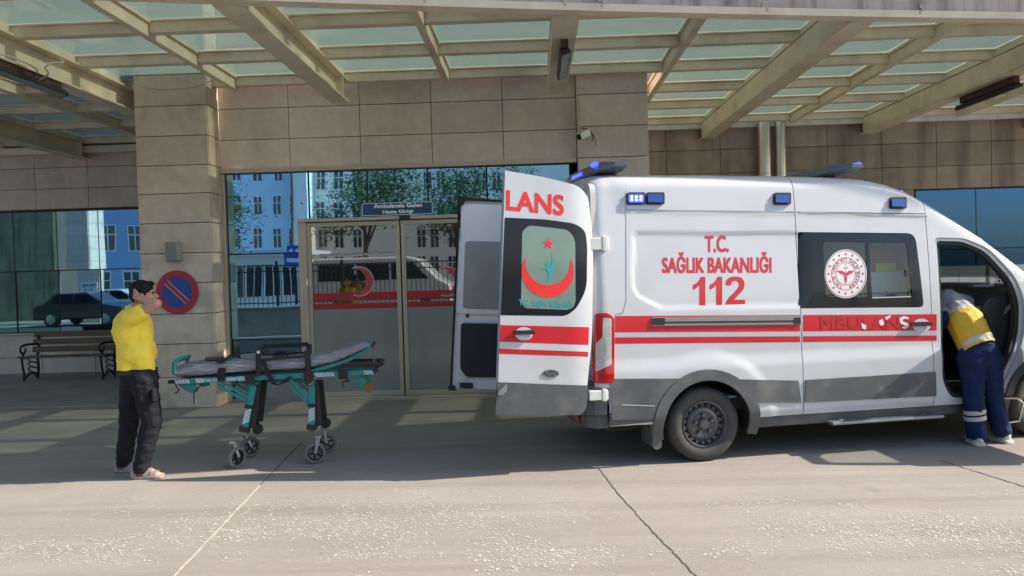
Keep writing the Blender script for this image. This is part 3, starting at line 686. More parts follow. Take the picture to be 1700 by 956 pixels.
# no-parking sign
p = wal(294, 485, DC-0.03); rs = (wal(329, 485, DC-0.03)-wal(259, 485, DC-0.03)).length/2
o = thing("no_parking_sign", "round blue and red no parking sign on the left stone column", "sign", (p.x, DC, p.z))
SR = pbr("sign_red", (0.38, 0.02, 0.03), 0.4); SB = pbr("sign_blue", (0.012, 0.06, 0.27), 0.4); SW = pbr("sign_white", (0.6, 0.55, 0.52), 0.4)
disc = lambda y: (lambda a, b: Vector((a, y, b)))
sheet("red_rim", ell(0, 0, rs, rs*1.02), disc(-0.035), SR, o, res=0.08, smooth=False, solid=0.012)
sheet("blue_field", ell(0, 0, rs*0.72, rs*0.73), disc(-0.0382), SB, o, res=0.08, smooth=False)
def slash(w_, y, m, nm):
    a = R(-44); d = Vector((math.cos(a), math.sin(a))); n = Vector((-d.y, d.x)); L_ = rs*0.70
    sheet(nm, [tuple(d*L_*s1+n*w_*s2) for s1, s2 in ((-1, -1), (1, -1), (1, 1), (-1, 1))], disc(y), m, o, res=0.08, smooth=False)
slash(rs*0.125, -0.0402, SW, "white_edge"); slash(rs*0.095, -0.0422, SR, "red_slash")
# entrance sign
a, b = wal(600, 359, D1-0.06), wal(718, 331, D1-0.06)
o = thing("entrance_sign", "blue entrance sign in white letters above the sliding doors", "sign", ((a.x+b.x)/2, D1, a.z))
hw = (b.x-a.x)/2; hh = b.z-a.z-0.02
sheet("sign_board", rrect(-hw, 0, hw, hh, 0.02), disc(-0.03), pbr("sign_board_blue", (0.014, 0.075, 0.15), 0.3, var=0.3, scale=6, spec=0.4), o, res=0.1, smooth=False, solid=0.02)
SWH = pbr("sign_letter_white", (0.85, 0.87, 0.87), 0.4)
sheet("border", rrect(-hw+0.006, 0.006, hw-0.006, hh-0.006, 0.02), disc(-0.032), SWH, o, holes=[rrect(-hw+0.014, 0.014, hw-0.014, hh-0.014, 0.015)], res=0.06, smooth=False)
lettering("lettering", "Ambulansla Gelen", (-hw*0.66, hh*0.58), (hw*0.7, hh*0.58), (-hw*0.66, hh*0.9), disc(-0.034), SWH, o, fat=0.03)
lettering("lettering", "Hasta Girişi", (-hw*0.42, hh*0.1), (hw*0.44, hh*0.1), (-hw*0.42, hh*0.42), disc(-0.034), SWH, o, fat=0.03)
# ================================================================== AMBULANCE
VA = R(11.5)
E1 = Vector((math.cos(VA), math.sin(VA), 0)); E2 = Vector((-math.sin(VA), math.cos(VA), 0))
VP0 = gnd(1172, 767)-E2*0.03
van = thing("ambulance", "white ambulance van with red stripes and open rear doors parked at the hospital entrance", "ambulance", VP0, VA)
def sst(a, b, x): t = min(max((x-a)/(b-a), 0), 1); return t*t*(3-2*t)
ZT = [(-1.06, 2.56), (-1.0, 2.64), (-0.92, 2.672), (-0.8, 2.684), (0.2, 2.675), (1.07, 2.657), (1.5, 2.645), (1.77, 2.628), (1.97, 2.58), (2.16, 2.502), (2.457, 2.338), (2.7, 2.19), (2.96, 2.03), (3.25, 1.82), (3.51, 1.633), (3.62, 1.545)]
def zt_(u):
    if u <= ZT[0][0]: return ZT[0][1]
    for (a, za), (b, zb_) in zip(ZT[:-1], ZT[1:]):
        if u <= b: return za+(zb_-za)*(u-a)/(b-a)
    return ZT[-1][1]
PANEL = None
def pdist(u, z):                                   # signed inside distance to the pressed panel
    if PANEL is None: return -1
    d = 9
    n = len(PANEL)
    for i in range(n):
        (x0, y0), (x1, y1) = PANEL[i], PANEL[(i+1) % n]; L_ = math.hypot(x1-x0, y1-y0); d = min(d, ((x1-x0)*(z-y0)-(y1-y0)*(u-x0))/L_)
    return d
def vside(u, z):
    zt = zt_(u)
    v = 0.0
    if z > 1.25: v += 0.115*((z-1.25)/1.4)**1.5
    if z > zt-0.13: q = min((z-(zt-0.13))/0.13, 1); v += (0.11-0.085*sst(1.7, 2.3, u))*(1-math.sqrt(max(1-q*q, 0)))
    if z < 0.46: v += 0.035*((0.46-z)/0.1)
    if u < -0.93: q = min((-0.93-u)/0.13, 1); v += 0.11*(1-math.sqrt(max(1-q*q*0.98, 0)))
    if u > 3.0: v += 0.05*(u-3.0)**2
    v -= 0.018*sst(1.02, 0.86, z)
    if z < 1.1 and -0.9 < u < 1.0:                 # swage over the rear arch
        d = math.hypot(u-0.02, (z-0.35)); v -= 0.014*sst(0.72, 0.6, d)
    v -= 0.006*sst(2.33-0.03*(u+0.7), 2.345-0.03*(u+0.7), z)*sst(-0.85, -0.7, u)*sst(2.45, 2.3, u)
    d = pdist(u, z)
    if d > -0.02: v += 0.012*sst(-0.006, 0.02, d)
    return v
VI = None
def vpx(px, py, off=0.0, surf=None):               # photo point on the van's near side, van coordinates
    surf = surf or vside; k = ray(px, py); v = 0.0
    for _ in range(5):
        p = on_plane(px, py, E2, (VP0+E2*v).dot(E2))-VP0; u, z = p.dot(E1), p.z; v = surf(u, z)-off
    return Vector((u, v, z))
def uz(px, py, surf=None): p = vpx(px, py, 0, surf); return (p.x, p.z)
PANEL = [uz(*q) for q in ((1098, 512), (1333, 508), (1333, 386), (1056, 386), (1051, 392), (1050, 475), (1058, 492))]
near = lambda u, z: Vector((u, vside(u, z), z))
def nearoff(o): return lambda u, z: Vector((u, vside(u, z)-o, z))
VW = 2.03
far = lambda u, z: Vector((u, VW-vside(u, z), z))
def arch(uc, r, a0=180, a1=0, n=20, zc=0.35): return [(uc+r*math.cos(R(a0+(a1-a0)*k/n)), zc+r*math.sin(R(a0+(a1-a0)*k/n))) for k in range(n+1)]
ZBOT = 0.395
RA, FA, AR = 0.0, 3.63, 0.435
def flat(uc, r, a): return arch(uc, r, 180-a, a)
aa = math.degrees(math.asin((ZBOT-0.35)/AR))
top = lambda u0, u1, n=24: [(u0+(u1-u0)*k/n, zt_(u0+(u1-u0)*k/n)) for k in range(n+1)]
sA, sB = uz(1323, 420)[0], uz(1547, 540)[0]        # seams
capz = lambda u: 2.362-0.028*(u+0.7)
g = 0.004
# rear quarter, sliding door, front body: each its own sheet with exact openings
rear_poly = [(-1.05, 0.75), (-1.05, 2.5), (-1.02, 2.6), (-0.99, 2.65)]+[(-0.93, 2.672)]+top(-0.9, sA-g)[0:]+[(sA-g, ZBOT)]+flat(RA, AR, aa)[::-1]+[(-0.93, ZBOT), (-0.93, 0.75)]
rear_poly = [(u, min(z, zt_(u)-0.0005) if u > -0.95 else z) for u, z in rear_poly]
sheet("rear_side_panel", rear_poly, near, WHITE, van, res=0.024, solid=0.02)
slide_poly = [(sA+g, ZBOT), (sA+g, capz(sA)-g), (sB-g, capz(sB)-g), (sB-g, ZBOT)]
win_o = roundpoly([uz(*q) for q in ((1326, 512), (1534, 510), (1519, 387), (1325, 385))], [0.02, 0.05, 0.09, 0.02])
side_door = sheet("sliding_door", slide_poly, near, WHITE, van, holes=[win_o], res=0.024, solid=0.02)
cap_poly = [(sA+g, capz(sA)+g)]+[(sA+g, zt_(sA)-0.0005)]+top(sA+0.05, sB-g)+[(sB-g, capz(sB)+g)]
sheet("roof_cap_side", cap_poly, near, WHITE, van, res=0.024, solid=0.02)
door_o = roundpoly([uz(*q) for q in ((1552, 394), (1600, 395), (1642, 412), (1688, 462), (1702, 500), (1701, 560), (1680, 612), (1660, 648), (1645, 666), (1578, 668), (1563, 640))], [0.04, 0.06, 0.1, 0.12, 0.1, 0.12, 0.12, 0.05, 0.05, 0.06, 0.1])
front_poly = [(sB+g, ZBOT), (sB+g, zt_(sB)-0.0005)]+top(sB+0.05, 3.6)+[(3.72, 1.36), (4.1, 1.22), (4.45, 1.05), (4.6, 0.85), (4.64, 0.5), (4.6, 0.3), (FA+AR, 0.3)]+flat(FA, AR, aa)[::-1]+[(FA-AR-0.02, ZBOT)]
sheet("front_body", front_poly, near, WHITE, van, holes=[door_o], res=0.04, solid=0.02)
# far side in one sheet with the cab window opening
far_poly = [(-1.05, ZBOT)]+[(-1.05, 2.5), (-0.99, 2.65), (-0.93, 2.672)]+top(-0.9, 3.6, 40)+[(3.72, 1.36), (4.1, 1.22), (4.45, 1.05), (4.6, 0.85), (4.64, 0.5), (4.6, 0.3), (FA+AR, 0.3)]+flat(FA, AR, aa)[::-1]+[(FA-AR-0.02, ZBOT), (RA+AR+0.02, ZBOT)]+flat(RA, AR, aa)[::-1]
far_poly = [(u, min(z, zt_(u)-0.0005) if u > -0.95 else z) for u, z in far_poly]
fwin = roundpoly([(2.5, 1.42), (2.5, 1.98), (2.75, 2.0), (3.2, 1.7), (3.42, 1.42)], 0.06)
sheet("far_body_side", far_poly, far, WHITE, van, holes=[fwin], res=0.07, solid=0.02)
sheet("far_window", fwin, lambda u, z: far(u, z)-Vector((0, 0.012, 0)), VGLASS, van, res=0.2)
# roof, windscreen, bonnet and nose lofted across the width
def loft(name, us, mat, t0=0.0, t1=1.0, n=16, inset=0.0, solid=0.02, zf=None):
    mb = MB(); pr = None
    for u in us:
        z0 = (zf or zt_)(u); va = vside(u, z0-0.0005 if zf is None else min(z0, 1.0)); ring = []
        for k in range(n+1):
            t = t0+(t1-t0)*k/n; q = 2*t-1
            ring.append(mb.bm.verts.new((u+(0.0 if u < 2.3 else 0.09*(1-q*q)*min((u-2.3)/0.6, 1)), va+(VW-2*va)*t, z0+0.055*(1-q*q*q*q)-inset)))
        if pr:
            for k in range(n): mb.face([pr[k], pr[k+1], ring[k+1], ring[k]])
        pr = ring
    return mb.build(name, mat, van, world=False, smooth=True, solid=solid)
rs_ = [-1.06, -1.03, -1.0, -0.96, -0.92, -0.86, -0.8]+[-0.7+0.15*k for k in range(20)]
loft("roof", [u for u in rs_ if u < 2.2]+[2.16, 2.25, 2.33], WHITE)
wu = [2.33+0.1*k for k in range(13)]+[3.6]
loft("windscreen_pillar", wu, WHITE, 0.0, 0.035, 2); loft("windscreen_pillar", wu, WHITE, 0.965, 1.0, 2)
loft("windscreen", wu, DKGLASS, 0.037, 0.963, 14, inset=0.006, solid=0.0)
hz_ = lambda u: np.interp(u, [3.6, 3.72, 4.1, 4.45, 4.6], [1.5, 1.36, 1.22, 1.05, 0.85])
loft("bonnet", [3.6, 3.66, 3.72, 3.9, 4.1, 4.3, 4.45, 4.53, 4.6], WHITE, zf=lambda u: float(hz_(u)))
mb = MB()
for z0, z1, x in ((0.62, 0.9, 4.66), (0.3, 0.615, 4.72)):
    mb.box((4.5, 0.1, z0), (x, VW-0.1, z1))
mb.build("front_bumper", CLAD, van, world=False, bevel=0.05, seg=3, split=0.0001)
mb = MB(); [mb.box((4.64, 0.5, 0.66+0.05*k), (4.69, VW-0.5, 0.685+0.05*k)) for k in range(5)]; mb.build("grille", BLACK, van, world=False, bevel=0.004)
for s in (0, 1):
    mb = MB(); v0 = 0.13 if s == 0 else VW-0.45; mb.box((4.42, v0, 0.86), (4.66, v0+0.32, 1.05)); mb.build("headlight", TAILC, van, world=False, bevel=0.03, seg=3)
# underbody, floor and inner linings
mb = MB(); mb.box((-0.9, 0.25, 0.30), (3.2, VW-0.25, 0.46)); mb.box((-1.0, 0.12, 0.46), (3.35, VW-0.12, 0.56)); mb.box((0.5, 0.1, 0.36), (3.2, 0.28, 0.47)); mb.build("chassis", MATTB, van, world=False)
mb = MB()
for uc in (RA, FA):
    for v0, v1 in ((0.36, 0.40), (VW-0.40, VW-0.36)): mb.box((uc-0.47, v0, 0.3), (uc+0.47, v1, 0.86))
    for s in (0, 1):
        va_, vb_ = (0.022, 0.38) if s == 0 else (VW-0.38, VW-0.022)
        A_ = arch(uc, AR+0.008, 190, -10, 18); pr = None
        for (a, b) in A_:
            r = [mb.bm.verts.new((a, va_, b)), mb.bm.verts.new((a, vb_, b))]
            if pr: mb.face([pr[0], pr[1], r[1], r[0]])
            pr = r
mb.build("wheel_arch_liner", MATTB, van, world=False, split=0.01)
mb = MB(); mb.box((-0.98, VW-0.16, 0.57), (2.2, VW-0.15, 2.5)); mb.box((-0.98, 0.18, 2.5), (2.2, VW-0.16, 2.52)); mb.box((-0.98, 0.16, 0.561), (2.2, VW-0.16, 0.58)); mb.build("interior_lining", INWHITE, van, world=False)
mb = MB(); mb.box((2.29, 0.14, 0.561), (2.31, VW-0.14, 2.3)); mb.build("bulkhead", pbr("bulkhead_grey", (0.12, 0.12, 0.125), 0.6), van, world=False)
CZ = vpx(1480, 450, -0.3).z
mb = MB(); mb.box((1.12, 0.24, 0.58), (2.285, 0.7, CZ)); mb.box((0.95, 1.52, 1.62), (2.18, VW-0.17, 2.15)); mb.build("cabinet", pbr("cabinet_grey", (0.62, 0.65, 0.68), 0.5), van, world=False, bevel=0.02, split=0.005)
mb = MB(); mb.box((-0.6, 1.5, 0.6), (0.9, VW-0.17, 2.3)); mb.build("cabinet", INWHITE, van, world=False, bevel=0.02)
# rear opening frame
fr_o = roundpoly([(0.03, 0.5), (0.1, 2.62), (VW-0.1, 2.62), (VW-0.03, 0.5)], 0.12); fr_i = roundpoly([(0.13, 0.58), (0.2, 2.46), (VW-0.2, 2.46), (VW-0.13, 0.58)], 0.1)
sheet("rear_frame", fr_o, lambda a, b: Vector((-1.03, a, b)), pbr("rear_frame_white", (0.5, 0.5, 0.5), 0.5), van, holes=[fr_i], res=0.2, solid=0.05)
sheet("door_seal", roundpoly([(0.1, 0.55), (0.17, 2.5), (VW-0.17, 2.5), (VW-0.1, 0.55)], 0.1), lambda a, b: Vector((-1.036, a, b)), BLACK, van, holes=[fr_i], res=0.2, solid=0.015)
# ---- decals and fittings drawn from the photo onto the near side
def decal(name, poly, mat, off=0.0014, parent=van, holes=(), res=14, solid=0.0, label=None, surf=None):
    return sheet(name, poly, lambda a, b: vpx(a, b, off, surf), mat, parent, holes=holes, res=res, smooth=True, solid=solid, label=label)
xA0, xA1 = 1319.5, 1326
def stripe(y0l, y0r, y1l, y1r, mat, nm):
    for x0, x1, sx in ((1021, 1328.5, 0), (1333.0, 1555, 1)):
        t = lambda x, a, b: a+(b-a)*(x-1021)/(1555-1021)
        decal(nm, [(x0, t(x0, y0l, y0r)), (x1, t(x1, y0l, y0r)), (x1, t(x1, y1l, y1r)), (x0, t(x0, y1l, y1r))], mat)
stripe(524.5, 521.5, 551.5, 548.5, RED, "red_stripe"); stripe(552.5, 549.5, 559.5, 556.5, SILV, "silver_stripe"); stripe(560.5, 557, 570.5, 565.5, RED, "red_stripe")
def vtext(nm, s, bl, br, tl, mat, off=0.001, bold=0.02, surf=None, parent=van): return lettering(nm, s, bl, br, tl, lambda a, b: vpx(a, b, off, surf), mat, parent, 0.0, fat=bold)
vtext("lettering", "T.C.", (1170, 419), (1210, 418.5), (1170, 391), RED, bold=0.03)
vtext("lettering", "SAĞLIK BAKANLIĞI", (1099, 453.5), (1281, 453), (1099, 418.5), RED, bold=0.026)
def numeral(P, x0, x1, y0, y1):
    decal("lettering", [(x0+(x1-x0)*a, y1+(y0-y1)*b) for a, b in P], RED, 0.001, res=10)
ONE = [(0.52, 0), (1.0, 0), (1.0, 1), (0.62, 1), (0.5, 0.88), (0.3, 0.78), (0.0, 0.71), (0.0, 0.53), (0.28, 0.6), (0.52, 0.7)]
TWO = [(0, 0), (1, 0), (1, 0.18), (0.46, 0.18), (0.6, 0.29), (0.8, 0.44), (0.94, 0.58), (0.98, 0.72), (0.95, 0.84), (0.85, 0.94), (0.7, 0.99), (0.5, 1.0), (0.3, 0.985), (0.15, 0.93), (0.06, 0.83), (0.03, 0.7), (0.3, 0.67), (0.34, 0.78), (0.42, 0.83), (0.52, 0.84), (0.62, 0.82), (0.69, 0.76), (0.69, 0.67), (0.62, 0.57), (0.45, 0.43), (0.22, 0.27), (0.08, 0.13)]
numeral(ONE, 1150, 1171, 459.5, 507); numeral(ONE, 1178, 1199, 459.3, 506.5); numeral(TWO, 1203, 1237, 458.8, 506)
vtext("lettering", "MBULANS", (1362, 547), (1511, 546.5), (1362, 525.5), REDF, off=0.0036, bold=0.03)
WV = pbr("worn_white_vinyl", (0.7, 0.68, 0.66), 0.5, var=0.1)
for P in ([(1430, 536), (1438, 540), (1438, 547), (1431, 545)], [(1459, 533), (1465, 529), (1468, 538), (1463, 541), (1460, 537)], [(1469, 527), (1479, 522.5), (1478, 527), (1471, 531)],
          [(1493, 528), (1500, 524.5), (1509, 527), (1508, 530), (1500, 529), (1498, 533), (1508, 537), (1510, 542), (1503, 546), (1497, 544), (1504, 541), (1495, 537)]):
    decal("worn_letter_scrap", P, WV, 0.0046, res=6)
# grey cladding strips
def clad(poly, off=0.014): return decal("side_cladding", poly, CLAD, off, solid=0.012)
clad([(1216, 629.5), (1326, 632), (1330.5, 668), (1249, 668.5), (1236, 646)])
clad([(1338, 638) if False else (1338, 631), (1554, 617.5), (1555, 657.5), (1337, 668)])
clad([(1014, 629), (1130, 628.5), (1112, 644), (1098, 664), (1088, 697), (1016, 697)])
decal("trim_line", [(1033, 671), (1087, 673), (1087, 674.6), (1033, 672.6)], SILV, 0.018)
# arch moulding as a band with depth
def archband(uc, r0, r1, zc=0.35):
    P = arch(uc, r1, 195, -14, 26, zc)+arch(uc, r0, 195, -14, 26, zc)[::-1]
    sheet("arch_moulding", P, nearoff(0.022), CLAD, van, res=0.05, solid=0.03); sheet("arch_moulding", P, lambda u, z: far(u, z)+Vector((0, 0.022, 0)), CLAD, van, res=0.05, solid=0.03)
archband(RA, AR-0.01, 0.525); archband(FA, AR-0.01, 0.5)
# sill, side step, mudflap
mb = MB(); mb.box((0.46, 0.05, 0.285), (3.24, 0.11, 0.392)); mb.build("sill", CLAD, van, world=False, bevel=0.012)
mb = MB(); a, b = vpx(1370, 704), vpx(1553, 692); mb.bar((a.x, -0.03, 0.30), (b.x, -0.03, 0.30), 0.1, 0.03); mb.bar((a.x+0.15, -0.02, 0.3), (a.x+0.15, 0.3, 0.34), 0.05, 0.03); mb.bar((b.x-0.15, -0.02, 0.3), (b.x-0.15, 0.3, 0.34), 0.05, 0.03)
mb.build("side_step", pbr("step_alloy", (0.3, 0.3, 0.3), 0.35, 0.6), van, world=False, bevel=0.008)
mb = MB(); mb.tube([(2.9, -0.03, 0.45), (3.24, -0.06, 0.43), (3.30, -0.07, 0.38), (3.27, -0.05, 0.2), (3.1, -0.02, 0.18)], 0.012, 8); mb.build("step_hoop", STEEL, van, world=False, smooth=True)
for uu in (-0.47, 3.14):
    mb = MB(); mb.prism(roundpoly([(uu-0.06, 0.5), (uu+0.03, 0.5), (uu+0.05, 0.16), (uu-0.02, 0.14), (uu-0.05, 0.2)], 0.03), lambda p: Vector((p[0], 0.04, p[1])), lambda p: Vector((p[0], 0.33, p[1]))); mb.build("mudflap", CLAD, van, world=False)
# rear bumper wrapping the corner
bp_ = [(-0.62, 0.0), (-0.95, 0.0), (-1.06, 0.02), (-1.13, 0.08), (-1.17, 0.18), (-1.19, 0.5), (-1.19, VW-0.5), (-1.17, VW-0.18), (-1.13, VW-0.08), (-1.06, VW-0.02), (-0.95, VW), (-0.62, VW), (-0.62, VW-0.1), (-0.62, 0.1)]
mb = MB(); mb.prism(bp_[1:-3], lambda p: Vector((p[0], p[1]-0.016 if p[1] < 1 else p[1]+0.016, 0.50)), lambda p: Vector((p[0], p[1]-0.016 if p[1] < 1 else p[1]+0.016, 0.755)))
mb.prism([(q[0]+0.03, q[1]*0.96+0.04) for q in bp_[1:-3]], lambda p: Vector((p[0], p[1], 0.37)), lambda p: Vector((p[0], p[1], 0.497)))
mb.build("rear_bumper", CLAD, van, world=False, bevel=0.015)
mb = MB(); mb.box((-1.165, 0.22, 0.41), (-1.155, 0.36, 0.46)); mb.build("fog_reflector", TAILR, van, world=False, bevel=0.006)
# lower lip of the quarter behind the wheel
sheet("lower_quarter", [(-0.93, 0.40), (-0.93, 0.52), (-0.5, 0.52), (-0.46, 0.42)], nearoff(0.005), CLAD, van, res=0.06, solid=0.02)
# sliding-door rail
decal("slide_rail", roundpoly([(1082, 526.5), (1330, 524), (1330, 538.5), (1082, 541)], 3), pbr("rail_alloy", (0.34, 0.34, 0.34), 0.3, 0.7, var=0.1), 0.012, solid=0.01)
decal("slide_rail", [(1084, 534), (1328, 531.5), (1328, 534.5), (1084, 537)], BLACK, 0.0145); decal("slide_rail", roundpoly([(1083, 528), (1104, 527.6), (1104, 539.4), (1083, 539.8)], 2), BLACK, 0.016, solid=0.006)
decal("slide_rail", [(1318, 527), (1329, 527), (1329, 538), (1318, 538)], BLACK, 0.016)
# pressed seam lines on the cap
decal("cap_seam", [(1040, 347.2), (1322, 350.8), (1322, 352.6), (1040, 349)], pbr("seam_grey", (0.3, 0.31, 0.32), 0.6), 0.0025); decal("cap_seam", [(1327, 351.2), (1541, 357.6), (1541, 359.4), (1327, 353)], MATS["seam_grey"], 0.0025)
decal("quarter_seam", [(1038.3, 293), (1039.8, 293), (1040.3, 500), (1034, 521), (1020, 523), (1020, 521.5), (1033, 519), (1038.8, 499)], MATS["seam_grey"], 0.0016)
for (a, b) in (((sA-g, 0.40), (sA+g, 2.64)), ((sB-g, 0.40), (sB+g, 2.28))):
    mb = MB(); mb.box((a[0]-0.02, 0.03, a[1]), (b[0]+0.02, 0.035, 1.3)); mb.build("door_seal", BLACK, van, world=False)
    sheet("door_seal", [(a[0]-0.02, 1.3), (b[0]+0.02, 1.3), (b[0]+0.02, b[1]), (a[0]-0.02, b[1])], nearoff(-0.012), BLACK, van, res=0.06)
# blue side beacons
def beacon(x0, x1, y0, y1, lit=False):
    o = decal("beacon_base", roundpoly([(x0-1.5, y0-2), (x1+1.5, y0-2), (x1+1.5, y1+2), (x0-1.5, y1+2)], 3), MATTB, 0.022, solid=0.02)
    decal("beacon_lens", roundpoly([(x0+1, y0+1.5), (x1-1, y0+1.5), (x1-1, y1-1.5), (x0+1, y1-1.5)], 2.5), BLUELIT if lit else BLUEL, 0.034, parent=o, solid=0.014, res=6)
    if lit:
        for i in range(3):
            for j in range(2): decal("led", ell(x0+6+(x1-x0-12)*i/2, y0+5.5+(y1-y0-11)*j, 1.9, 1.9, 8), LEDW, 0.037, parent=o, res=5)
beacon(1043, 1070, 321, 337, True); beacon(1075, 1102, 321, 337); beacon(1287, 1312, 321.5, 337.5); beacon(1480, 1504, 329, 344)
# side window: black glass with two panes
wpx = roundpoly([(1326.5, 511), (1532.5, 509), (1518, 388), (1325.5, 386)], [3, 8, 14, 3])
pl = roundpoly([(1366.5, 401), (1437, 402.5), (1441, 493.5), (1371, 493)], [7, 2, 2, 7]); pr_ = roundpoly([(1442, 402.5), (1505, 403.5), (1515, 492), (1448, 494)], [2, 7, 7, 2])
wf = decal("side_window", wpx, BGLASS, -0.002, holes=[pl, pr_], solid=0.006, res=18)
decal("pane", pl, DKGLASS, -0.006, parent=wf, res=18); decal("pane", pr_, VGLASS, -0.006, parent=wf, res=18)
decal("pane_edge", [(1448, 493.5), (1512, 491.5), (1513, 493), (1448, 495.2)], SILV, 0.001, parent=wf); mb_p = decal("window_latch", roundpoly([(1503.5, 447), (1511, 447), (1511, 459), (1503.5, 459)], 2), BLACK, 0.004, parent=wf, solid=0.01)
# ministry roundel on the left pane
EM = pbr("emblem_white", (0.72, 0.66, 0.66), 0.45); ER = pbr("emblem_red", (0.5, 0.03, 0.06), 0.45); ED = pbr("emblem_dark_red", (0.22, 0.04, 0.06), 0.5)
ex, ey, ea, eb = 1404, 454.5, 35, 40.5
em = decal("ministry_emblem", ell(ex, ey, ea, eb), EM, 0.0015, res=10)
decal("ring", ell(ex, ey, ea*.965, eb*.965), ED, 0.0022, parent=em, holes=[ell(ex, ey, ea*.94, eb*.94)], res=8)
for rr_ in (0.68, 0.47): decal("ring", ell(ex, ey, ea*rr_, eb*rr_), ER, 0.0022, parent=em, holes=[ell(ex, ey, ea*(rr_-.025), eb*(rr_-.025))], res=8)
for k in range(16): a = R(-90+360/16*(k)); decal("star", star(ex+ea*.81*math.cos(a), ey+eb*.81*math.sin(a), 2.7), ED, 0.0022, parent=em, res=5)
def ringtext(s, r, a0, a1, h):
    n = len(s); cw = (a1-a0)/(n-1)
    for i, ch in enumerate(s):
        if ch == ' ': continue
        a = R(a0+cw*i); c = Vector((ex+ea*r*math.cos(a), ey+eb*r*math.sin(a))); rad = Vector((math.cos(a)*ea, math.sin(a)*eb)).normalized(); tan = Vector((-rad.y, rad.x)); wd = h*(0.35 if ch in "Iİ" else 0.72)
        hh_ = h*(1.25 if ch in "İĞ" else 1.0)
        bl_ = c-rad*h/2-tan*wd/2; vtext("ring_letter", ch, tuple(bl_), tuple(bl_+tan*wd), tuple(bl_+rad*hh_), ED, 0.0026, 0.0, parent=em)
ringtext("TÜRKİYE CUMHURİYETİ SAĞLIK BAKANLIĞI", 0.575, 112, 428, 5.2)
decal("crescent", crescent(ex, ey-eb*.28, 3.2, 0, -1.3, 2.7, 16), ED, 0.0022, parent=em, res=5); decal("star", star(ex, ey-eb*.375, 1.3), ED, 0.0022, parent=em, res=5)
for s in (-1, 1): decal("wing", [(ex+s*1.2, ey-1.5), (ex+s*5, ey-5.2), (ex+s*14.5, ey-5.5), (ex+s*12.5, ey-2.2), (ex+s*10.5, ey-2), (ex+s*9.5, ey+0.2), (ex+s*7, ey+0.4), (ex+s*5.5, ey+2), (ex+s*1.2, ey+1.2)], ER, 0.0022, parent=em, res=6)
decal("staff", [(ex-.7, ey-5), (ex+.7, ey-5), (ex+.7, ey+16), (ex, ey+17.5), (ex-.7, ey+16)], ER, 0.0024, parent=em, res=6)
for k in range(3): decal("serpent_coil", ell(ex, ey+3+4.2*k, 3.4-0.7*k, 2.6, 18), ER, 0.0026, parent=em, holes=[ell(ex, ey+3+4.2*k, 2.0-0.5*k, 1.3, 14)], res=5)
# handles
def handle(cx, cy, surf=None, parent=van, tilt=0.0):
    d = decal("handle_recess", ell(cx, cy+1, 15, 11), pbr("handle_cup", (0.55, 0.56, 0.57), 0.4), 0.004, parent=parent, surf=surf, res=8)
    decal("handle", roundpoly([(cx-18, cy-4), (cx+14, cy-5), (cx+19, cy-2), (cx+18, cy+2), (cx-18, cy+2.5)], 2), BLACK, 0.035, parent=parent, surf=surf, res=9, solid=0.022)
handle(1530, 539)
# tail lamp at the corner
tl = decal("tail_light", roundpoly([(987, 521), (1008, 519), (1020, 527), (1020, 633), (1014, 636.5), (986, 636.5), (984, 620)], 5), TAILR, 0.02, solid=0.03, res=8)
decal("clear_lens", roundpoly([(1001, 527), (1015.5, 529), (1015.5, 605), (989, 617), (989, 570), (1000, 560)], 3), TAILC, 0.023, parent=tl, res=8)
# brackets of the near rear door
mb = MB()
for py, h in ((405, 20), (655, 16)):
    p = vpx(992, py); k = h/178/1.0; mb.box((p.x-0.09, p.y-0.05, p.z-k/2), (p.x+0.09, p.y+0.05, p.z+k/2)); mb.box((p.x+0.03, p.y-0.055, p.z-k/2-0.012), (p.x+0.075, p.y+0.03, p.z+k/2+0.012))
mb.build("door_hinge", pbr("hinge_white", (0.62, 0.61, 0.58), 0.4), van, world=False, bevel=0.008, split=0.05)
# ---- wheels
def wheel(uc, v0, sgn):
    o = MB(); M = Matrix.Diagonal((1, sgn, 1, 1)); rt = 0.347
    prof = [(0.215, 0.02), (0.24, 0.002), (0.285, -0.004), (0.318, 0.004), (0.335, 0.02), (rt-0.004, 0.036), (rt, 0.05), (rt, 0.075), (rt-.008, 0.077), (rt-.008, 0.085), (rt, 0.087), (rt, 0.118), (rt-.008, 0.12), (rt-.008, 0.128), (rt, 0.13), (rt, 0.17), (0.335, 0.195), (0.3, 0.215), (0.22, 0.2)]
    o.lathe(prof, (uc, v0, 0.35), 'y', 56, M, close=True); ty = o.build("wheel", RUBBER, van, world=False, smooth=True)
    mb = MB(); mb.lathe([(0.217, 0.01), (0.208, 0.006), (0.2, 0.02), (0.19, 0.05), (0.165, 0.058), (0.15, 0.04), (0.12, 0.032), (0.1, 0.045), (0.06, 0.045), (0.055, 0.02), (0.05, 0.012), (0.03, 0.012), (0.001, 0.012)], (uc, v0, 0.35), 'y', 48, M, cap=False)
    mb.build("rim", RIMM, ty, world=False, smooth=True)
    mb = MB()
    for k in range(18):
        a = 2*math.pi*k/18; mb.lathe([(0.012, 0.0), (0.012, 0.03)], Vector((uc+0.177*math.cos(a), v0+sgn*0.03, 0.35+0.177*math.sin(a))), 'y', 8, M)
    mb.build("vent_hole", pbr("hole_black", (0.004, 0.004, 0.004), 0.9), ty, world=False, split=0.001)
    mb = MB()
    for k in range(5): a = 2*math.pi*(k+.3)/5; mb.lathe([(0.017, 0.012), (0.017, 0.038)], Vector((uc+0.082*math.cos(a), v0, 0.35+0.082*math.sin(a))), 'y', 6, M)
    mb.lathe([(0.036, 0.006), (0.036, 0.03)], Vector((uc, v0, 0.35)), 'y', 16, M); mb.build("wheel_nut", pbr("nut_grey", (0.16, 0.155, 0.15), 0.4, 0.7), ty, world=False, bevel=0.003)
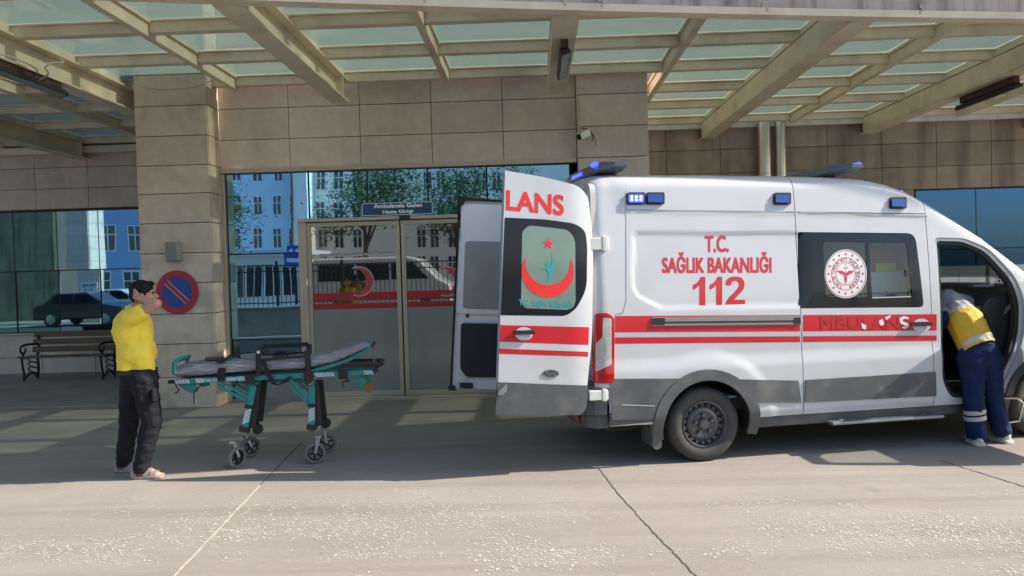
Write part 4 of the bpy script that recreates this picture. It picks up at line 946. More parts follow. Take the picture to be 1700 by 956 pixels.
for uc in (RA, FA): wheel(uc, 0.03, 1); wheel(uc, VW-0.03, -1)
# ---- roof light bars: tapered wings across the roof
def lightbar(uc, label_, zb_, lens_):
    lo = MB(); P = [(-0.16, 0.02), (-0.13, 0.0), (0.13, 0.0), (0.18, 0.04), (0.12, 0.095), (-0.12, 0.1)]
    st_ = [(0.2, 0.4, 0.06, 0.2), (0.32, 0.85, 0.025, 0.08), (0.75, 1.0, 0.0, 0), (VW-0.75, 1.0, 0.0, 0), (VW-0.32, 0.85, 0.025, 0.08), (VW-0.16, 0.45, 0.05, 0.24)]
    pr = None
    for v, sc, up_h, sh in st_:
        r = [lo.bm.verts.new((uc+a*sc+sh*0.5, v, zb_+0.03+up_h+b*sc*1.1)) for a, b in P]
        if pr:
            for k in range(6): lo.face([pr[k], pr[(k+1) % 6], r[(k+1) % 6], r[k]])
        else: lo.face(r)
        pr = r
    lo.face(pr[::-1]); o = lo.build("light_bar", pbr("lightbar_casing", (0.11, 0.115, 0.13), 0.2, var=0.2, coat=0.5), van, world=False, bevel=0.008, label=label_)
    for v0, v1, su in lens_:
        for uu in su:
            mb = MB(); mb.box((uc+uu-0.02+0.03, v0, zb_+0.06+(0.05 if v1 < 0.5 else 0)), (uc+uu+0.02+0.03, v1, zb_+0.1+(0.05 if v1 < 0.5 else 0))); mb.build("lit_lens", BLUELIT, o, world=False, bevel=0.01)
    mb = MB(); mb.box((uc-0.05, 0.5, zb_-0.05), (uc+0.05, 0.62, zb_+0.05)); mb.box((uc-0.05, VW-0.62, zb_-0.05), (uc+0.05, VW-0.5, zb_+0.05)); mb.build("mount", BLACK, o, world=False, split=0.05)
lightbar(-0.8, "rear roof light bar with lit blue lens", 2.685, [(0.7, 1.05, (-0.165,)), (0.32, 0.45, (-0.13,))]); lightbar(1.62, "front roof light bar with lit blue tip", 2.655, [(0.205, 0.4, (0.1,)), (VW-0.34, VW-0.19, (0.06,))])
# ---- near rear door, swung back in line with the side
DS = lambda u, z: -0.035+(0.05*((u+1.28)/0.25)**2 if u > -1.28 else 0)+(0.02*((z-1.3)/1.3)**2 if z > 1.3 else 0)
dpx = lambda a, b, off=0.0: vpx(a, b, off, DS)
dpoly = roundpoly([(838.5, 283), (900, 293), (960, 308), (976, 325), (981, 360), (985, 420), (983, 560), (975, 640), (827, 634.5)], [2, 20, 14, 14, 20, 30, 30, 2, 2])
nd = decal("rear_door", dpoly, WHITE, 0.0, res=12, solid=0.05, surf=DS, label="near rear door swung open, with red letters and emblem window")
dd = lambda nm, poly, mat, off=0.0014, **k: decal(nm, poly, mat, off, parent=nd, surf=DS, **k)
dd("lower_cladding", roundpoly([(826.5, 636), (976, 640), (974, 676), (966, 689), (822, 689.5)], [2, 3, 8, 10, 3]), CLAD, 0.012, solid=0.06, res=12)
dd("window_surround", roundpoly([(838, 361), (905, 364), (955, 371), (972, 383), (975, 410), (974, 480), (957, 512), (940, 524.5), (831, 523)], [2, 10, 14, 12, 10, 20, 12, 12, 2]), BGLASS, 0.0015, res=14)
dg = dd("rear_window", roundpoly([(878, 374), (943, 381), (955, 397), (955.5, 504), (946, 514.5), (872, 511.5), (865, 503), (867, 384)], [10, 10, 10, 6, 6, 6, 6, 6]), pbr("greenish_rear_glass", (0.17, 0.25, 0.21), 0.1, var=0.12, scale=2, coat=0.8), 0.0026, res=14)
cr = crescent(909.5, 450, 43.5, 0.5, -14.5, 37.5)
dd("crescent", [(x, y*1.0+ (0)) for x, y in cr], pbr("emblem_bright_red", (0.78, 0.03, 0.025), 0.4), 0.0045, res=9)
dd("star", star(910, 404.5, 10, 5, 0.42, -86), MATS["emblem_bright_red"], 0.0045, res=8)
dd("figure", roundpoly([(914, 417.5), (919, 430), (919.5, 445), (915, 458), (906.5, 471), (910, 459), (910.5, 452), (906, 446), (899, 447), (903, 443.5), (910, 444.5), (915, 441), (917, 430)], 1.5), TURQ, 0.0045, res=6)
dd("figure_head", ell(910.3, 438, 3.9, 4.2, 18), TURQ, 0.0045, res=6)
vtext("lettering", "T.C. Sağlık Bakanlığı", (861, 509.5), (952, 513), (861, 496), TURQ, 0.0045, 0.012, DS, nd)
vtext("lettering", "LANS", (840, 349), (936, 358), (840.5, 315), pbr("lettering_red", (0.72, 0.03, 0.03), 0.4), 0.0016, 0.035, DS, nd)
dd("red_stripe", [(830.5, 539.5), (978, 543), (977, 572.5), (829.5, 567)], RED); dd("red_stripe", [(829, 578.5), (976.5, 584), (976, 592), (829, 587)], RED)
handle(870, 553, DS, nd)
ov = dd("oval_badge", ell(914.5, 620, 14, 6.6), STEEL, 0.008, res=6, solid=0.005); decal("badge_field", ell(914.5, 620, 12.4, 5.4), pbr("badge_grey", (0.12, 0.13, 0.15), 0.25, 0.6), 0.0095, parent=ov, surf=DS, res=6)
V_, F_, _ = text2d("Ford", 0.0, 0.35); lettering("badge_lettering", "Ford", (905, 623), (924, 623.6), (905.4, 615.5), lambda a, b: vpx(a, b, 0.011, DS), STEEL, ov, 0.0, 0.35)
dd("latch", roundpoly([(827, 650), (841, 637), (842, 648), (834, 656), (827, 656)], 2), pbr("latch_grey", (0.3, 0.3, 0.29), 0.4, 0.5), 0.03, solid=0.02, res=6)
dd("door_edge_seal", [(836, 283), (838.5, 283), (826.5, 636), (824, 636)], MATS["seam_grey"], -0.01, solid=0.03)
# ---- far rear door, inner face towards us
FS = lambda u, z: VW-0.055
fd_poly = roundpoly([(764, 330), (800, 329), (862, 338), (872, 360), (872, 649), (750, 644)], [3, 4, 10, 6, 2, 3])
fdr = decal("rear_door", fd_poly, INWHITE, 0.0, res=20, solid=-0.05, surf=FS, label="far rear door swung open, bare inner side showing")
fd = lambda nm, poly, mat, off=0.004, **k: decal(nm, poly, mat, off, parent=fdr, surf=FS, **k)
for (P, r) in (([(766, 338), (866, 342), (866, 398), (764, 396)], 6), ([(762, 396), (868, 398), (868, 522), (756, 520)], 6)):
    fd("pressed_panel", roundpoly(P, r), INWHITE, 0.012, solid=0.012, res=20)
fd("window_frame", roundpoly([(772, 400), (868, 402), (868, 515), (768, 512)], 7), pbr("door_trim_grey", (0.33, 0.34, 0.34), 0.5), 0.02, solid=0.01, res=20)
fd("window_glass", roundpoly([(792, 402.5), (866, 404), (866, 436), (798, 436), (791, 428)], 4), DGLASS, 0.023, res=20)
fd("lower_trim", roundpoly([(765, 536), (868, 538), (868, 627), (774, 626), (764, 612)], 6), pbr("door_trim_navy", (0.02, 0.025, 0.036), 0.6), 0.02, solid=0.012, res=20)
fd("reflector", [(764, 356), (772, 356), (771, 379), (762.5, 379)], RED, 0.016, solid=0.006); fd("reflector", [(760, 505), (764, 505), (763, 520), (759, 520)], RED, 0.016, solid=0.006)
fd("latch", roundpoly([(763, 635), (785, 635.5), (785, 645), (763, 644)], 2), BLACK, 0.025, solid=0.02); fd("lock_hole", ell(776, 524, 3, 3, 12), BLACK, 0.016)
fd("door_seal", [(761, 332), (764.5, 331), (750, 646), (746.5, 646)], MATTB, 0.01, solid=0.03); fd("hinge_arm", roundpoly([(758, 326), (838, 333), (838, 336), (772, 333), (768, 342), (760, 340)], 1), MATTB, 0.03, solid=0.03)
fd("latch", roundpoly([(744, 640), (756, 640), (756, 648), (744, 648)], 2), BLACK, 0.02, solid=0.03)
# ---- cab: door aperture trim, dashboard, seats, open front door
dpi = roundpoly([uz(*q) for q in ((1562, 405), (1600, 406), (1634, 420), (1678, 468), (1690, 503), (1688, 557), (1668, 607), (1650, 640), (1640, 652), (1586, 655), (1572, 630))], [0.04, 0.06, 0.1, 0.12, 0.1, 0.12, 0.12, 0.05, 0.05, 0.06, 0.1])
dpm = [( (a[0]+b[0])/2, (a[1]+b[1])/2) for a, b in zip(door_o, dpi)]
sheet("door_aperture", door_o, nearoff(-0.022), WHITE, van, holes=[dpm], res=0.08, solid=0.03); sheet("aperture_seal", dpm, nearoff(-0.035), MATTB, van, holes=[dpi], res=0.08, solid=0.05)
DASH = pbr("dash_black", (0.022, 0.023, 0.026), 0.6)
mb = MB(); mb.prism(roundpoly([(3.0, 1.25), (3.1, 1.42), (3.5, 1.5), (3.62, 1.3), (3.5, 0.6), (3.15, 0.6), (3.12, 1.0)], 0.08), lambda p: Vector((p[0], 0.14, p[1])), lambda p: Vector((p[0], VW-0.14, p[1]))); mb.build("dashboard", DASH, van, world=False, bevel=0.02)
mb = MB(); mb.prism(roundpoly([(3.12, 0.9), (2.86, 0.96), (2.86, 1.3), (3.1, 1.36), (3.2, 1.2)], 0.08), lambda p: Vector((p[0], 0.16, p[1])), lambda p: Vector((p[0], 0.3, p[1]))); mb.build("dashboard_end", pbr("dash_grey", (0.1, 0.105, 0.11), 0.55), van, world=False, bevel=0.03)
mb = MB(); mb.box((2.26, 0.12, 0.561), (3.5, VW-0.12, 0.6)); mb.build("cab_floor", MATTB, van, world=False)
for v0 in (0.95, 1.4) :
    mb = MB(); mb.box((2.36, v0, 0.62), (2.86, v0+0.42, 1.02)); seat = mb.build("seat", DASH, van, world=False, bevel=0.05, seg=3)
    mb = MB(); mb.bar((2.48, v0+0.21, 1.0), (2.39, v0+0.21, 1.55), 0.4, 0.12, (1, 0, 0)); mb.box((2.33, v0+0.1, 1.56), (2.42, v0+0.32, 1.75)); mb.build("backrest", DASH, seat, world=False, bevel=0.04, seg=3)
mb = MB(); pts = [(2.86+0.05*math.cos(a)*1.0, 1.56+0.19*math.cos(a), 1.38+0.19*math.sin(a)) for a in [2*math.pi*k/24 for k in range(25)]]; mb.tube(pts, 0.016, 8); mb.bar((2.86, 1.56, 1.38), (3.1, 1.56, 1.25), 0.05, 0.05); mb.build("steering_wheel", DASH, van, world=False, smooth=True)
# front door swung open towards the camera (its shadow falls on the van and the ground)
hinge = Vector((3.43, -0.03, 0)); fa = R(-97)
dM = Matrix.Translation(hinge) @ Matrix.Rotation(fa, 4, 'Z')
DW = 0.9
fdl = [(0.0, 0.55), (0.0, 1.5), (0.35, 1.85), (0.62, 2.03), (0.98, 2.03), (1.03, 1.7), (1.05, 1.1), (1.02, 0.5), (0.75, 0.46), (0.2, 0.48)]
fwn = roundpoly([(0.17, 1.36), (0.19, 1.5), (0.45, 1.8), (0.66, 1.94), (0.92, 1.94), (0.95, 1.36)], 0.05)
fmap = lambda a, b: dM @ Vector((a*DW, 0.03 if b < 1.3 else 0.03+0.05*(b-1.3), b))
fdo = sheet("front_door", roundpoly(fdl, 0.06), fmap, WHITE, van, holes=[fwn], res=0.1, solid=0.07, label="front door swung wide open")
sheet("door_trim", roundpoly([(0.08, 0.58), (0.08, 1.3), (0.98, 1.3), (0.98, 0.56)], 0.06), lambda a, b: dM @ Vector((a, -0.045, b)), DASH, fdo, res=0.2, solid=0.03)
sheet("window_pane", fwn, lambda a, b: fmap(a, b)+dM.to_3x3() @ Vector((0, -0.03, 0)), VGLASS, fdo, res=0.2)
mb = MB(); mb.box((0.1, 0.1, 1.3), (0.26, 0.32, 1.62), dM); mb.build("wing_mirror", BLACK, fdo, world=False, bevel=0.04, seg=3)

# red kit bag on the cabinet, papers on the dash
bagc = WM[van] @ Vector((1.97, 0.45, CZ)); bag = thing("kit_bag", "red kit bag with a yellow patch on the cabinet behind the van's side window", "bag", bagc, VA)
mb = MB(); mb.box((-0.3, -0.17, 0.0), (0.22, 0.17, 0.27)); mb.build("bag_body", pbr("bag_red", (0.3, 0.035, 0.03), 0.75, var=0.15), bag, world=False, bevel=0.06, seg=3)
mb = MB(); mb.box((-0.02, -0.185, 0.0), (0.2, -0.172, 0.085)); mb.build("patch", pbr("hi_vis_yellow", (0.5, 0.55, 0.03), 0.5), bag, world=False, bevel=0.004)
PAPER = pbr("paper_white", (0.7, 0.7, 0.68), 0.7)
for k, (px, py, rz, lab) in enumerate(((1640, 489, 20, "white papers tossed on the dashboard, propped up"), (1625, 488, -15, "small white packet on the dashboard by the papers"), (1668, 489, 30, "white box near the windscreen on the dashboard"))):
    u_, v_, _z = vpx(px, py, -0.7); mb = MB(); M = Matrix.Translation((u_, v_, 1.515)) @ Matrix.Rotation(R(rz), 4, 'Z') @ Matrix.Rotation(R(12 if k == 0 else 3), 4, 'Y')
    [mb.box((-0.09+0.01*j, -0.06, 0.012*j), (0.09-0.02*j, 0.06, 0.012*j+0.008), M) for j in range(3 if k == 0 else 2)]
    mb.bm.transform(WM[van]); tag(mb.build(["paper_stack", "packet", "carton"][k], PAPER), lab, ["papers", "packet", "carton"][k])
# ================================================================== STRETCHER
SA = R(8); SC = Vector((-2.575, 7.58, 0)); X1 = Vector((math.cos(SA), math.sin(SA), 0)); X2 = Vector((-math.sin(SA), math.cos(SA), 0))
def spx(px, py, yl=-0.22):
    p = on_plane(px, py, X2, (SC+X2*yl).dot(X2))-SC; return Vector((p.dot(X1), yl, p.z))
def sfar(px, py, yl=0.22): q = spx(px, py); return Vector((q.x, yl, q.z))
stc = thing("ambulance_stretcher", "empty teal wheeled stretcher with plastic wrapped grey mattress before the sliding doors", "stretcher", SC, SA)
TBLK = pbr("stretcher_black", (0.016, 0.016, 0.017), 0.4, var=0.2)
a, b = spx(290, 633.5), spx(618, 617.5); zr_ = a.z; zr2 = b.z
for s in (-0.22, 0.22):
    mb = MB(); mb.bar((a.x, s, a.z), (b.x, s, b.z), 0.035, 0.05); mb.build("frame_rail", TEAL, stc, world=False, bevel=0.006)
mb = MB()
for f in (0.02, 0.35, 0.66, 0.97):
    x = a.x+(b.x-a.x)*f; z = a.z+(b.z-a.z)*f; mb.bar((x, -0.2, z), (x, 0.2, z), 0.04, 0.03)
mb.build("cross_bar", TEAL, stc, world=False, bevel=0.005, split=0.005)
mb = MB()
for s in (-0.22, 0.22):
    mb.bar((a.x-0.06, s, a.z), (a.x, s, a.z), 0.03, 0.035); mb.bar((b.x, s, b.z), (b.x+0.05, s, b.z+0.03), 0.04, 0.05)
    e0, e1 = spx(520, 608), spx(632, 606); mb.bar((e0.x, s*0.9, e0.z), (e1.x, s*0.9, e1.z), 0.03, 0.04)
    for px in (416, 513, 570): q = spx(px, 627); mb.cbox((q.x, s*1.06, a.z+(b.z-a.z)*(q.x-a.x)/(b.x-a.x)-0.01), (0.09, 0.05, 0.09))
e1 = spx(632, 606); mb.bar((e1.x, -0.2, e1.z), (e1.x, 0.2, e1.z), 0.035, 0.035)
mb.build("rail_fitting", TBLK, stc, world=False, bevel=0.008, split=0.005)
WHT = pbr("reflective_white", (0.7, 0.72, 0.72), 0.4)
def onrail(px): q = spx(px, 627); return q.x, a.z+(b.z-a.z)*(q.x-a.x)/(b.x-a.x)
mb = MB()
for r0, r1 in ((291, 312), (325, 336), (395, 408), (523, 552), (604, 617)):
    for px in np.arange(r0, r1, 4.0):
        x, z = onrail(px); x2, z2 = onrail(px+2.1); x3, _z = onrail(px+2.6); mb.quad((x, -0.2395, z+0.02), (x2, -0.2395, z+0.02), (x2+x3-x, -0.2395, z-0.02), (x3, -0.2395, z-0.02))
mb.build("reflective_stripe", WHT, stc, world=False)
q0, q1 = onrail(338), onrail(366); lettering("lettering", "P.G.123", (q0[0], q0[1]-0.013), (q1[0], q1[1]-0.013), (q0[0], q0[1]+0.013), lambda u, z: Vector((u, -0.2396, z)), WHT, stc)
mb = MB(); q0, q1 = onrail(377), onrail(394); mb.quad((q0[0], -0.2394, q0[1]-0.014), (q1[0], -0.2394, q1[1]-0.014), (q1[0], -0.2394, q1[1]+0.014), (q0[0], -0.2394, q0[1]+0.014)); mb.build("reflective_stripe", pbr("worn_sticker", (0.35, 0.45, 0.44), 0.5), stc, world=False)
# legs, braces
for s in (-0.2, 0.2):
    for (p0, p1) in (((420, 640), (405, 716)), ((517, 640), (517.5, 712))):
        A_, B_ = spx(*p0), spx(*p1); A_.y = B_.y = s; mb = MB(); mb.bar(A_, B_, 0.045, 0.065, (1, 0, 0)); mid = A_.lerp(B_, 0.45)
        leg = mb.build("leg", TEAL, stc, world=False, bevel=0.008)
        mb = MB(); mb.bar(A_.lerp(B_, 0.42)-Vector((0, 0, 0)), A_.lerp(B_, 0.5), 0.055, 0.08, (1, 0, 0)); mb.bar(A_.lerp(B_, 0.9), A_.lerp(B_, 1.02), 0.06, 0.1, (1, 0, 0)); mb.bar(A_+Vector((0.03, 0.03*(1 if s < 0 else -1), 0)), B_+Vector((0.07, 0.03*(1 if s < 0 else -1), 0.02)), 0.03, 0.06, (1, 0, 0)); mb.build("leg_sleeve", TBLK, leg, world=False, bevel=0.006)
        mb = MB()
        for k in range(6):
            c = A_.lerp(B_, 0.56+0.05*k); mb.quad(c+Vector((-0.03, -0.0235, -0.012)), c+Vector((0.03, -0.0235, 0.012)), c+Vector((0.03, -0.0235, 0.024)), c+Vector((-0.03, -0.0235, 0.0)))
        if s < 0: mb.build("reflective_stripe", WHT, leg, world=False)
    for (p0, p1) in (((360, 640), (412, 668)), ((478, 638), (516, 675))):
        for dz in (0.0, 0.045):
            A_, B_ = spx(*p0), spx(*p1); A_.y = B_.y = s; mb = MB(); mb.bar(A_+Vector((dz*0.4, 0, dz)), B_+Vector((0, 0, dz)), 0.022, 0.028); mb.build("brace", TEAL, stc, world=False, bevel=0.004)
mb = MB()
for px in (406, 518): q = spx(px, 712); mb.bar((q.x, -0.21, q.z), (q.x, 0.21, q.z), 0.05, 0.04)
for px, py in ((428, 712), (541, 702)): q = spx(px, py, 0.1); mb.lathe([(0.0, -0.03), (0.05, -0.03), (0.05, 0.03), (0.0, 0.03)], q, 'y', 18)
mb.build("axle_bar", TBLK, stc, world=False, bevel=0.005, split=0.005)
FORK = pbr("cast_fork", (0.36, 0.36, 0.35), 0.4, 0.4, var=0.15, scale=12); TYG = pbr("grey_tyre", (0.16, 0.155, 0.145), 0.7, var=0.2, scale=12)
def caster(top, c, r, yaw, k):
    c = Vector(c); M = Matrix.Rotation(R(yaw), 3, 'Z').to_4x4()
    mb = MB(); mb.lathe([(r*0.72, -0.02), (r*0.9, -0.022), (r, -0.012), (r, 0.012), (r*0.9, 0.022), (r*0.72, 0.02)], c, 'y', 32, M, close=True); w_ = mb.build("wheel", TYG, stc, world=False, smooth=True)
    mb = MB(); mb.lathe([(r*0.74, -0.014), (r*0.74, 0.014), (r*0.6, 0.014), (r*0.6, -0.014)], c, 'y', 32, M, close=True); mb.lathe([(r*0.2, -0.028), (r*0.2, 0.028)], c, 'y', 14, M)
    for j in range(5):
        an = 2*math.pi*j/5+k; d = M.to_3x3() @ Vector((math.cos(an), 0, math.sin(an))); mb.bar(c+d*r*0.15, c+d*r*0.65, 0.02, 0.024, M.to_3x3() @ Vector((0, 1, 0)))
    mb.build("rim", TBLK, w_, world=False)
    mb = MB(); 
    for s in (-1, 1):
        o_ = M.to_3x3() @ Vector((0, 0.032*s, 0)); t_ = Vector(top)+o_*0.8; mb.bar(c+o_, t_, 0.028, 0.008, M.to_3x3() @ Vector((0, 1, 0))); mb.bar(t_.lerp(c+o_, 0.4), t_, 0.04, 0.009, M.to_3x3() @ Vector((0, 1, 0)))
    mb.cbox(Vector(top)+Vector((0, 0, 0.01)), (0.06, 0.07, 0.03)); mb.build("fork", FORK, w_, world=False, bevel=0.004)
rw = 0.103
for (px, py, yl, yw, tx, tz) in ((393, 760, -0.22, 55, -0.03, 0.14), (523.5, 755, -0.22, 8, 0.035, 0.15), (416, 747, 0.22, 40, -0.05, 0.13), (542, 739, 0.22, 10, -0.02, 0.15)):
    q = spx(px, py, yl); caster((q.x+tx, yl, rw+tz), (q.x, yl, rw+0.001), rw, yw, px)
# head-end caster on its bracket
q = spx(613, 643); mb = MB(); mb.lathe([(0.02, -0.012), (0.05, -0.014), (0.052, 0), (0.05, 0.014), (0.02, 0.012)], q, 'y', 22); mb.build("guide_wheel", pbr("ochre_wheel", (0.2, 0.11, 0.035), 0.6), stc, world=False, smooth=True)
for (pp, nm) in (([(570, 629), (606, 628), (613, 642), (608, 650), (600, 648), (596, 636), (580, 633)], "head_bracket"), ([(292, 637), (325, 637), (328, 650), (316, 653), (306, 648)], "foot_bracket")):
    for s in (-0.21, 0.19):
        P = [spx(*p) for p in pp]; mb = MB(); mb.prism([(p.x, p.z) for p in P], lambda p: Vector((p[0], s, p[1])), lambda p: Vector((p[0], s+0.02, p[1]))); mb.build(nm, TEAL, stc, world=False, bevel=0.004)
mb = MB(); P = [spx(*p) for p in ((291, 638), (297, 648), (291, 653))]; mb.tube(P, 0.008, 6); P = [spx(*p) for p in ((336, 637), (322, 652), (322, 670))]; mb.tube(P, 0.007, 6); P = [spx(*p) for p in ((580, 632), (568, 634), (571, 642))]; mb.tube(P, 0.008, 6); mb.build("hook", TBLK, stc, world=False, split=0.005)
# foot hoop
P = [spx(289, 622), spx(289.5, 605), spx(293, 598.5), spx(297, 599), spx(299, 606), spx(299, 612)]
mb = MB(); Q = [Vector((p.x, -0.12, p.z)) for p in P]; mb.tube([Vector((P[0].x, -0.2, P[0].z)), Vector((P[0].x, -0.2, P[2].z-0.02)), Vector((P[2].x, -0.17, P[2].z)), Vector((P[2].x, 0.17, P[2].z)), Vector((P[0].x, 0.2, P[2].z-0.02)), Vector((P[0].x, 0.2, P[0].z))], 0.022, 8); mb.build("foot_hoop", TEAL, stc, world=False, smooth=True)
# mattress, backrest and plastic wrap (one lofted cushion bending up at the head)
top_ = [spx(*p) for p in ((288, 617), (291, 610), (310, 606), (350, 602), (400, 599), (450, 597), (500, 595), (520, 593), (545, 587), (570, 579), (590, 571), (603, 567), (612, 569), (616, 573))]
bot_ = [spx(*p) for p in ((290, 625), (294, 627), (312, 626), (352, 624), (400, 620), (450, 617), (500, 614), (522, 611), (546, 605), (570, 597), (590, 588), (604, 581), (613, 576), (617, 575))]
def cushion(name, mat, grow=0.0, wob=0.0, hw_=0.215):
    T, B = [], []
    for i in range(len(top_)-1):
        for k in range(4): t = k/4; T.append(top_[i].lerp(top_[i+1], t)); B.append(bot_[i].lerp(bot_[i+1], t))
    T.append(top_[-1]); B.append(bot_[-1]); mb = MB(); pr = None; n = 24
    for t, b_ in zip(T, B):
        c = (t+b_)/2; hv = (t-b_)/2; ring = []
        for k in range(n):
            an = 2*math.pi*k/n; ca, sa = math.cos(an), math.sin(an); y = (abs(ca)**0.45)*(1 if ca > 0 else -1)*(hw_+grow); h = (abs(sa)**0.6)*(1 if sa > 0 else -1)
            p = Vector((c.x, y, c.z))+Vector((hv.x, 0, hv.z))*h+Vector((0, 0, grow*h))
            if wob: q = Vector((p.x*6+9*p.z, p.y*16, p.z*30)); p += Vector((0, 0, 1))*wob*(noise.noise(q)+0.8*abs(noise.noise(q*2.1)))*max(h, 0)+Vector((0, -1 if y < 0 else 1, 0))*wob*0.8*noise.noise(q*1.3)*abs(ca)
            ring.append(mb.bm.verts.new(p))
        if pr:
            for k in range(n): mb.face([pr[k], pr[(k+1) % n], ring[(k+1) % n], ring[k]])
        else: mb.face(ring[::-1])
        pr = ring
    mb.face(pr); return mb.build(name, mat, stc, world=False, smooth=True)
mat_ = cushion("mattress", pbr("mattress_grey", (0.2, 0.205, 0.225), 0.7, var=0.15, scale=8))
def film_material():
    m, t, b_ = _nodes("plastic_wrap"); N = t.nodes; L = t.links; N.remove(b_)
    tc = N.new("ShaderNodeTexCoord"); mp = N.new("ShaderNodeMapping"); mp.inputs["Scale"].default_value = (5, 22, 40); L.new(tc.outputs["Object"], mp.inputs[0])
    nz = N.new("ShaderNodeTexNoise"); nz.inputs["Scale"].default_value = 1.3; nz.inputs["Detail"].default_value = 5; L.new(mp.outputs[0], nz.inputs["Vector"])
    bp = N.new("ShaderNodeBump"); bp.inputs["Strength"].default_value = 1.0; bp.inputs["Distance"].default_value = 0.03; L.new(nz.outputs[0], bp.inputs["Height"])
    g_ = N.new("ShaderNodeBsdfGlossy"); g_.inputs["Roughness"].default_value = 0.16; L.new(bp.outputs[0], g_.inputs["Normal"])
    tr = N.new("ShaderNodeBsdfTransparent"); tr.inputs[0].default_value = (0.9, 0.92, 0.95, 1); df = N.new("ShaderNodeBsdfDiffuse"); df.inputs[0].default_value = (0.5, 0.52, 0.55, 1); L.new(bp.outputs[0], df.inputs["Normal"])
    rp = N.new("ShaderNodeMapRange"); rp.inputs[1].default_value = 0.45; rp.inputs[2].default_value = 0.68; rp.inputs[3].default_value = 0.06; rp.inputs[4].default_value = 0.75; L.new(nz.outputs[0], rp.inputs[0])
    m1 = N.new("ShaderNodeMixShader"); L.new(rp.outputs[0], m1.inputs[0]); L.new(tr.outputs[0], m1.inputs[1]); L.new(df.outputs[0], m1.inputs[2])
    m2 = N.new("ShaderNodeMixShader"); m2.inputs[0].default_value = 0.18; L.new(m1.outputs[0], m2.inputs[1]); L.new(g_.outputs[0], m2.inputs[2]); L.new(m2.outputs[0], N["Material Output"].inputs[0]); return m
FILMM = film_material()
cushion("plastic_cover", FILMM, 0.007, 0.012)
# deck under the mattress and tilting back frame
mb = MB(); A_, B_ = spx(312, 629), spx(520, 614); mb.bar((A_.x, 0, A_.z), (B_.x, 0, B_.z), 0.40, 0.02); mb.build("deck", TBLK, stc, world=False, bevel=0.004)
for s in (-0.205, 0.205):
    mb = MB(); P = [spx(*p) for p in ((505, 617), (522, 613), (548, 606), (575, 597), (600, 585), (615, 575))]; P = [Vector((p.x, s, p.z-0.012)) for p in P]
    for i in range(len(P)-1): mb.bar(P[i], P[i+1]+(P[i+1]-P[i])*0.02, 0.024, 0.032)
    mb.build("back_frame", TEAL, stc, world=False, bevel=0.004)
mb = MB(); p = spx(617, 575); mb.bar((p.x, -0.21, p.z), (p.x, 0.21, p.z), 0.024, 0.028)
for s in (-0.2, 0.2): A_, B_ = spx(570, 598), spx(560, 612); mb.bar((A_.x, s, A_.z), (B_.x, s, B_.z), 0.03, 0.05, (1, 0, 0))
mb.build("back_support", TBLK, stc, world=False, bevel=0.004, split=0.005)
# side guards
for s, pts in ((-0.25, ((430, 583), (430, 624), (511, 580), (513, 636))), (0.25, ((430, 583), (430, 624), (511, 580), (513, 636)))):
    P = [spx(*p) for p in pts]
    if s > 0: P = [p+Vector((-0.06, 0, 0.01)) for p in P]
    for p in P: p.y = s
    mb = MB(); mb.bar(P[0], P[1], 0.03, 0.05, (1, 0, 0)); mb.bar(P[2], P[3], 0.03, 0.055, (1, 0, 0))
    if s > 0: mb.bar(P[0], P[2], 0.03, 0.045); mb.bar(P[0]+Vector((0, 0, -0.09)), P[2]+Vector((0, 0, -0.09)), 0.02, 0.03)
    else: mb.bar(P[0]-Vector((0.03, 0, 0)), P[0]+Vector((0.1, 0, -0.0)), 0.03, 0.04); A_ = spx(430, 597); B_ = spx(513, 590); mb.bar((A_.x, s, A_.z), (B_.x, s, B_.z), 0.025, 0.03)
    mb.build("side_guard", TBLK, stc, world=False, bevel=0.008)
mb = MB(); p = spx(431, 583.5); mb.lathe([(0.0, -0.285), (0.014, -0.285), (0.014, -0.26), (0.0, -0.26)], (p.x, 0, p.z), 'y', 12); mb.build("guard_button", WHT, stc, world=False)
# straps
STR = pbr("strap_webbing", (0.012, 0.012, 0.013), 0.8)
def strap(pts, w_=0.05, y=-0.245):
    P = [spx(*p) for p in pts]; mb = MB(); L_ = [mb.bm.verts.new((p.x-w_/2, y, p.z)) for p in P]; R_ = [mb.bm.verts.new((p.x+w_/2, y-0.006, p.z)) for p in P]
    for i in range(len(P)-1): mb.face([L_[i], R_[i], R_[i+1], L_[i+1]])
    mb.build("strap", STR, stc, world=False, solid=0.006)
strap([(368, 632), (368, 618), (370, 610)], 0.07); strap([(438, 598), (446, 618), (456, 636), (462, 638), (472, 634), (484, 624)], 0.045, -0.262)
for x0, x1 in ((365, 396), (438, 476)):
    mb = MB(); P0, P1 = spx(x0, 604), spx(x1, 596); pr = None
    for k in range(13):
        y = -0.235+0.47*k/12; t = 0.5-0.5*math.cos(math.pi*k/12); c = P0.lerp(P1, t); zz = c.z+0.018+0.02*math.sin(math.pi*k/12)+0.01*noise.noise(Vector((k*0.7, x0, 0)))
        r = [mb.bm.verts.new((c.x-0.028, y, zz)), mb.bm.verts.new((c.x+0.028, y, zz))]
        if pr: mb.face([pr[0], pr[1], r[1], r[0]])
        pr = r
    mb.build("strap", STR, stc, world=False, solid=0.006)
for px, py in ((392, 595), (470, 590)):
    p = spx(px, py, 0.0); mb = MB(); mb.tube([p+Vector((0.07*math.cos(k*0.5)-0.02, 0.02*k-0.05, 0.035*math.sin(k*0.5))) for k in range(7)], 0.014, 6); mb.build("strap_end", STR, stc, world=False)
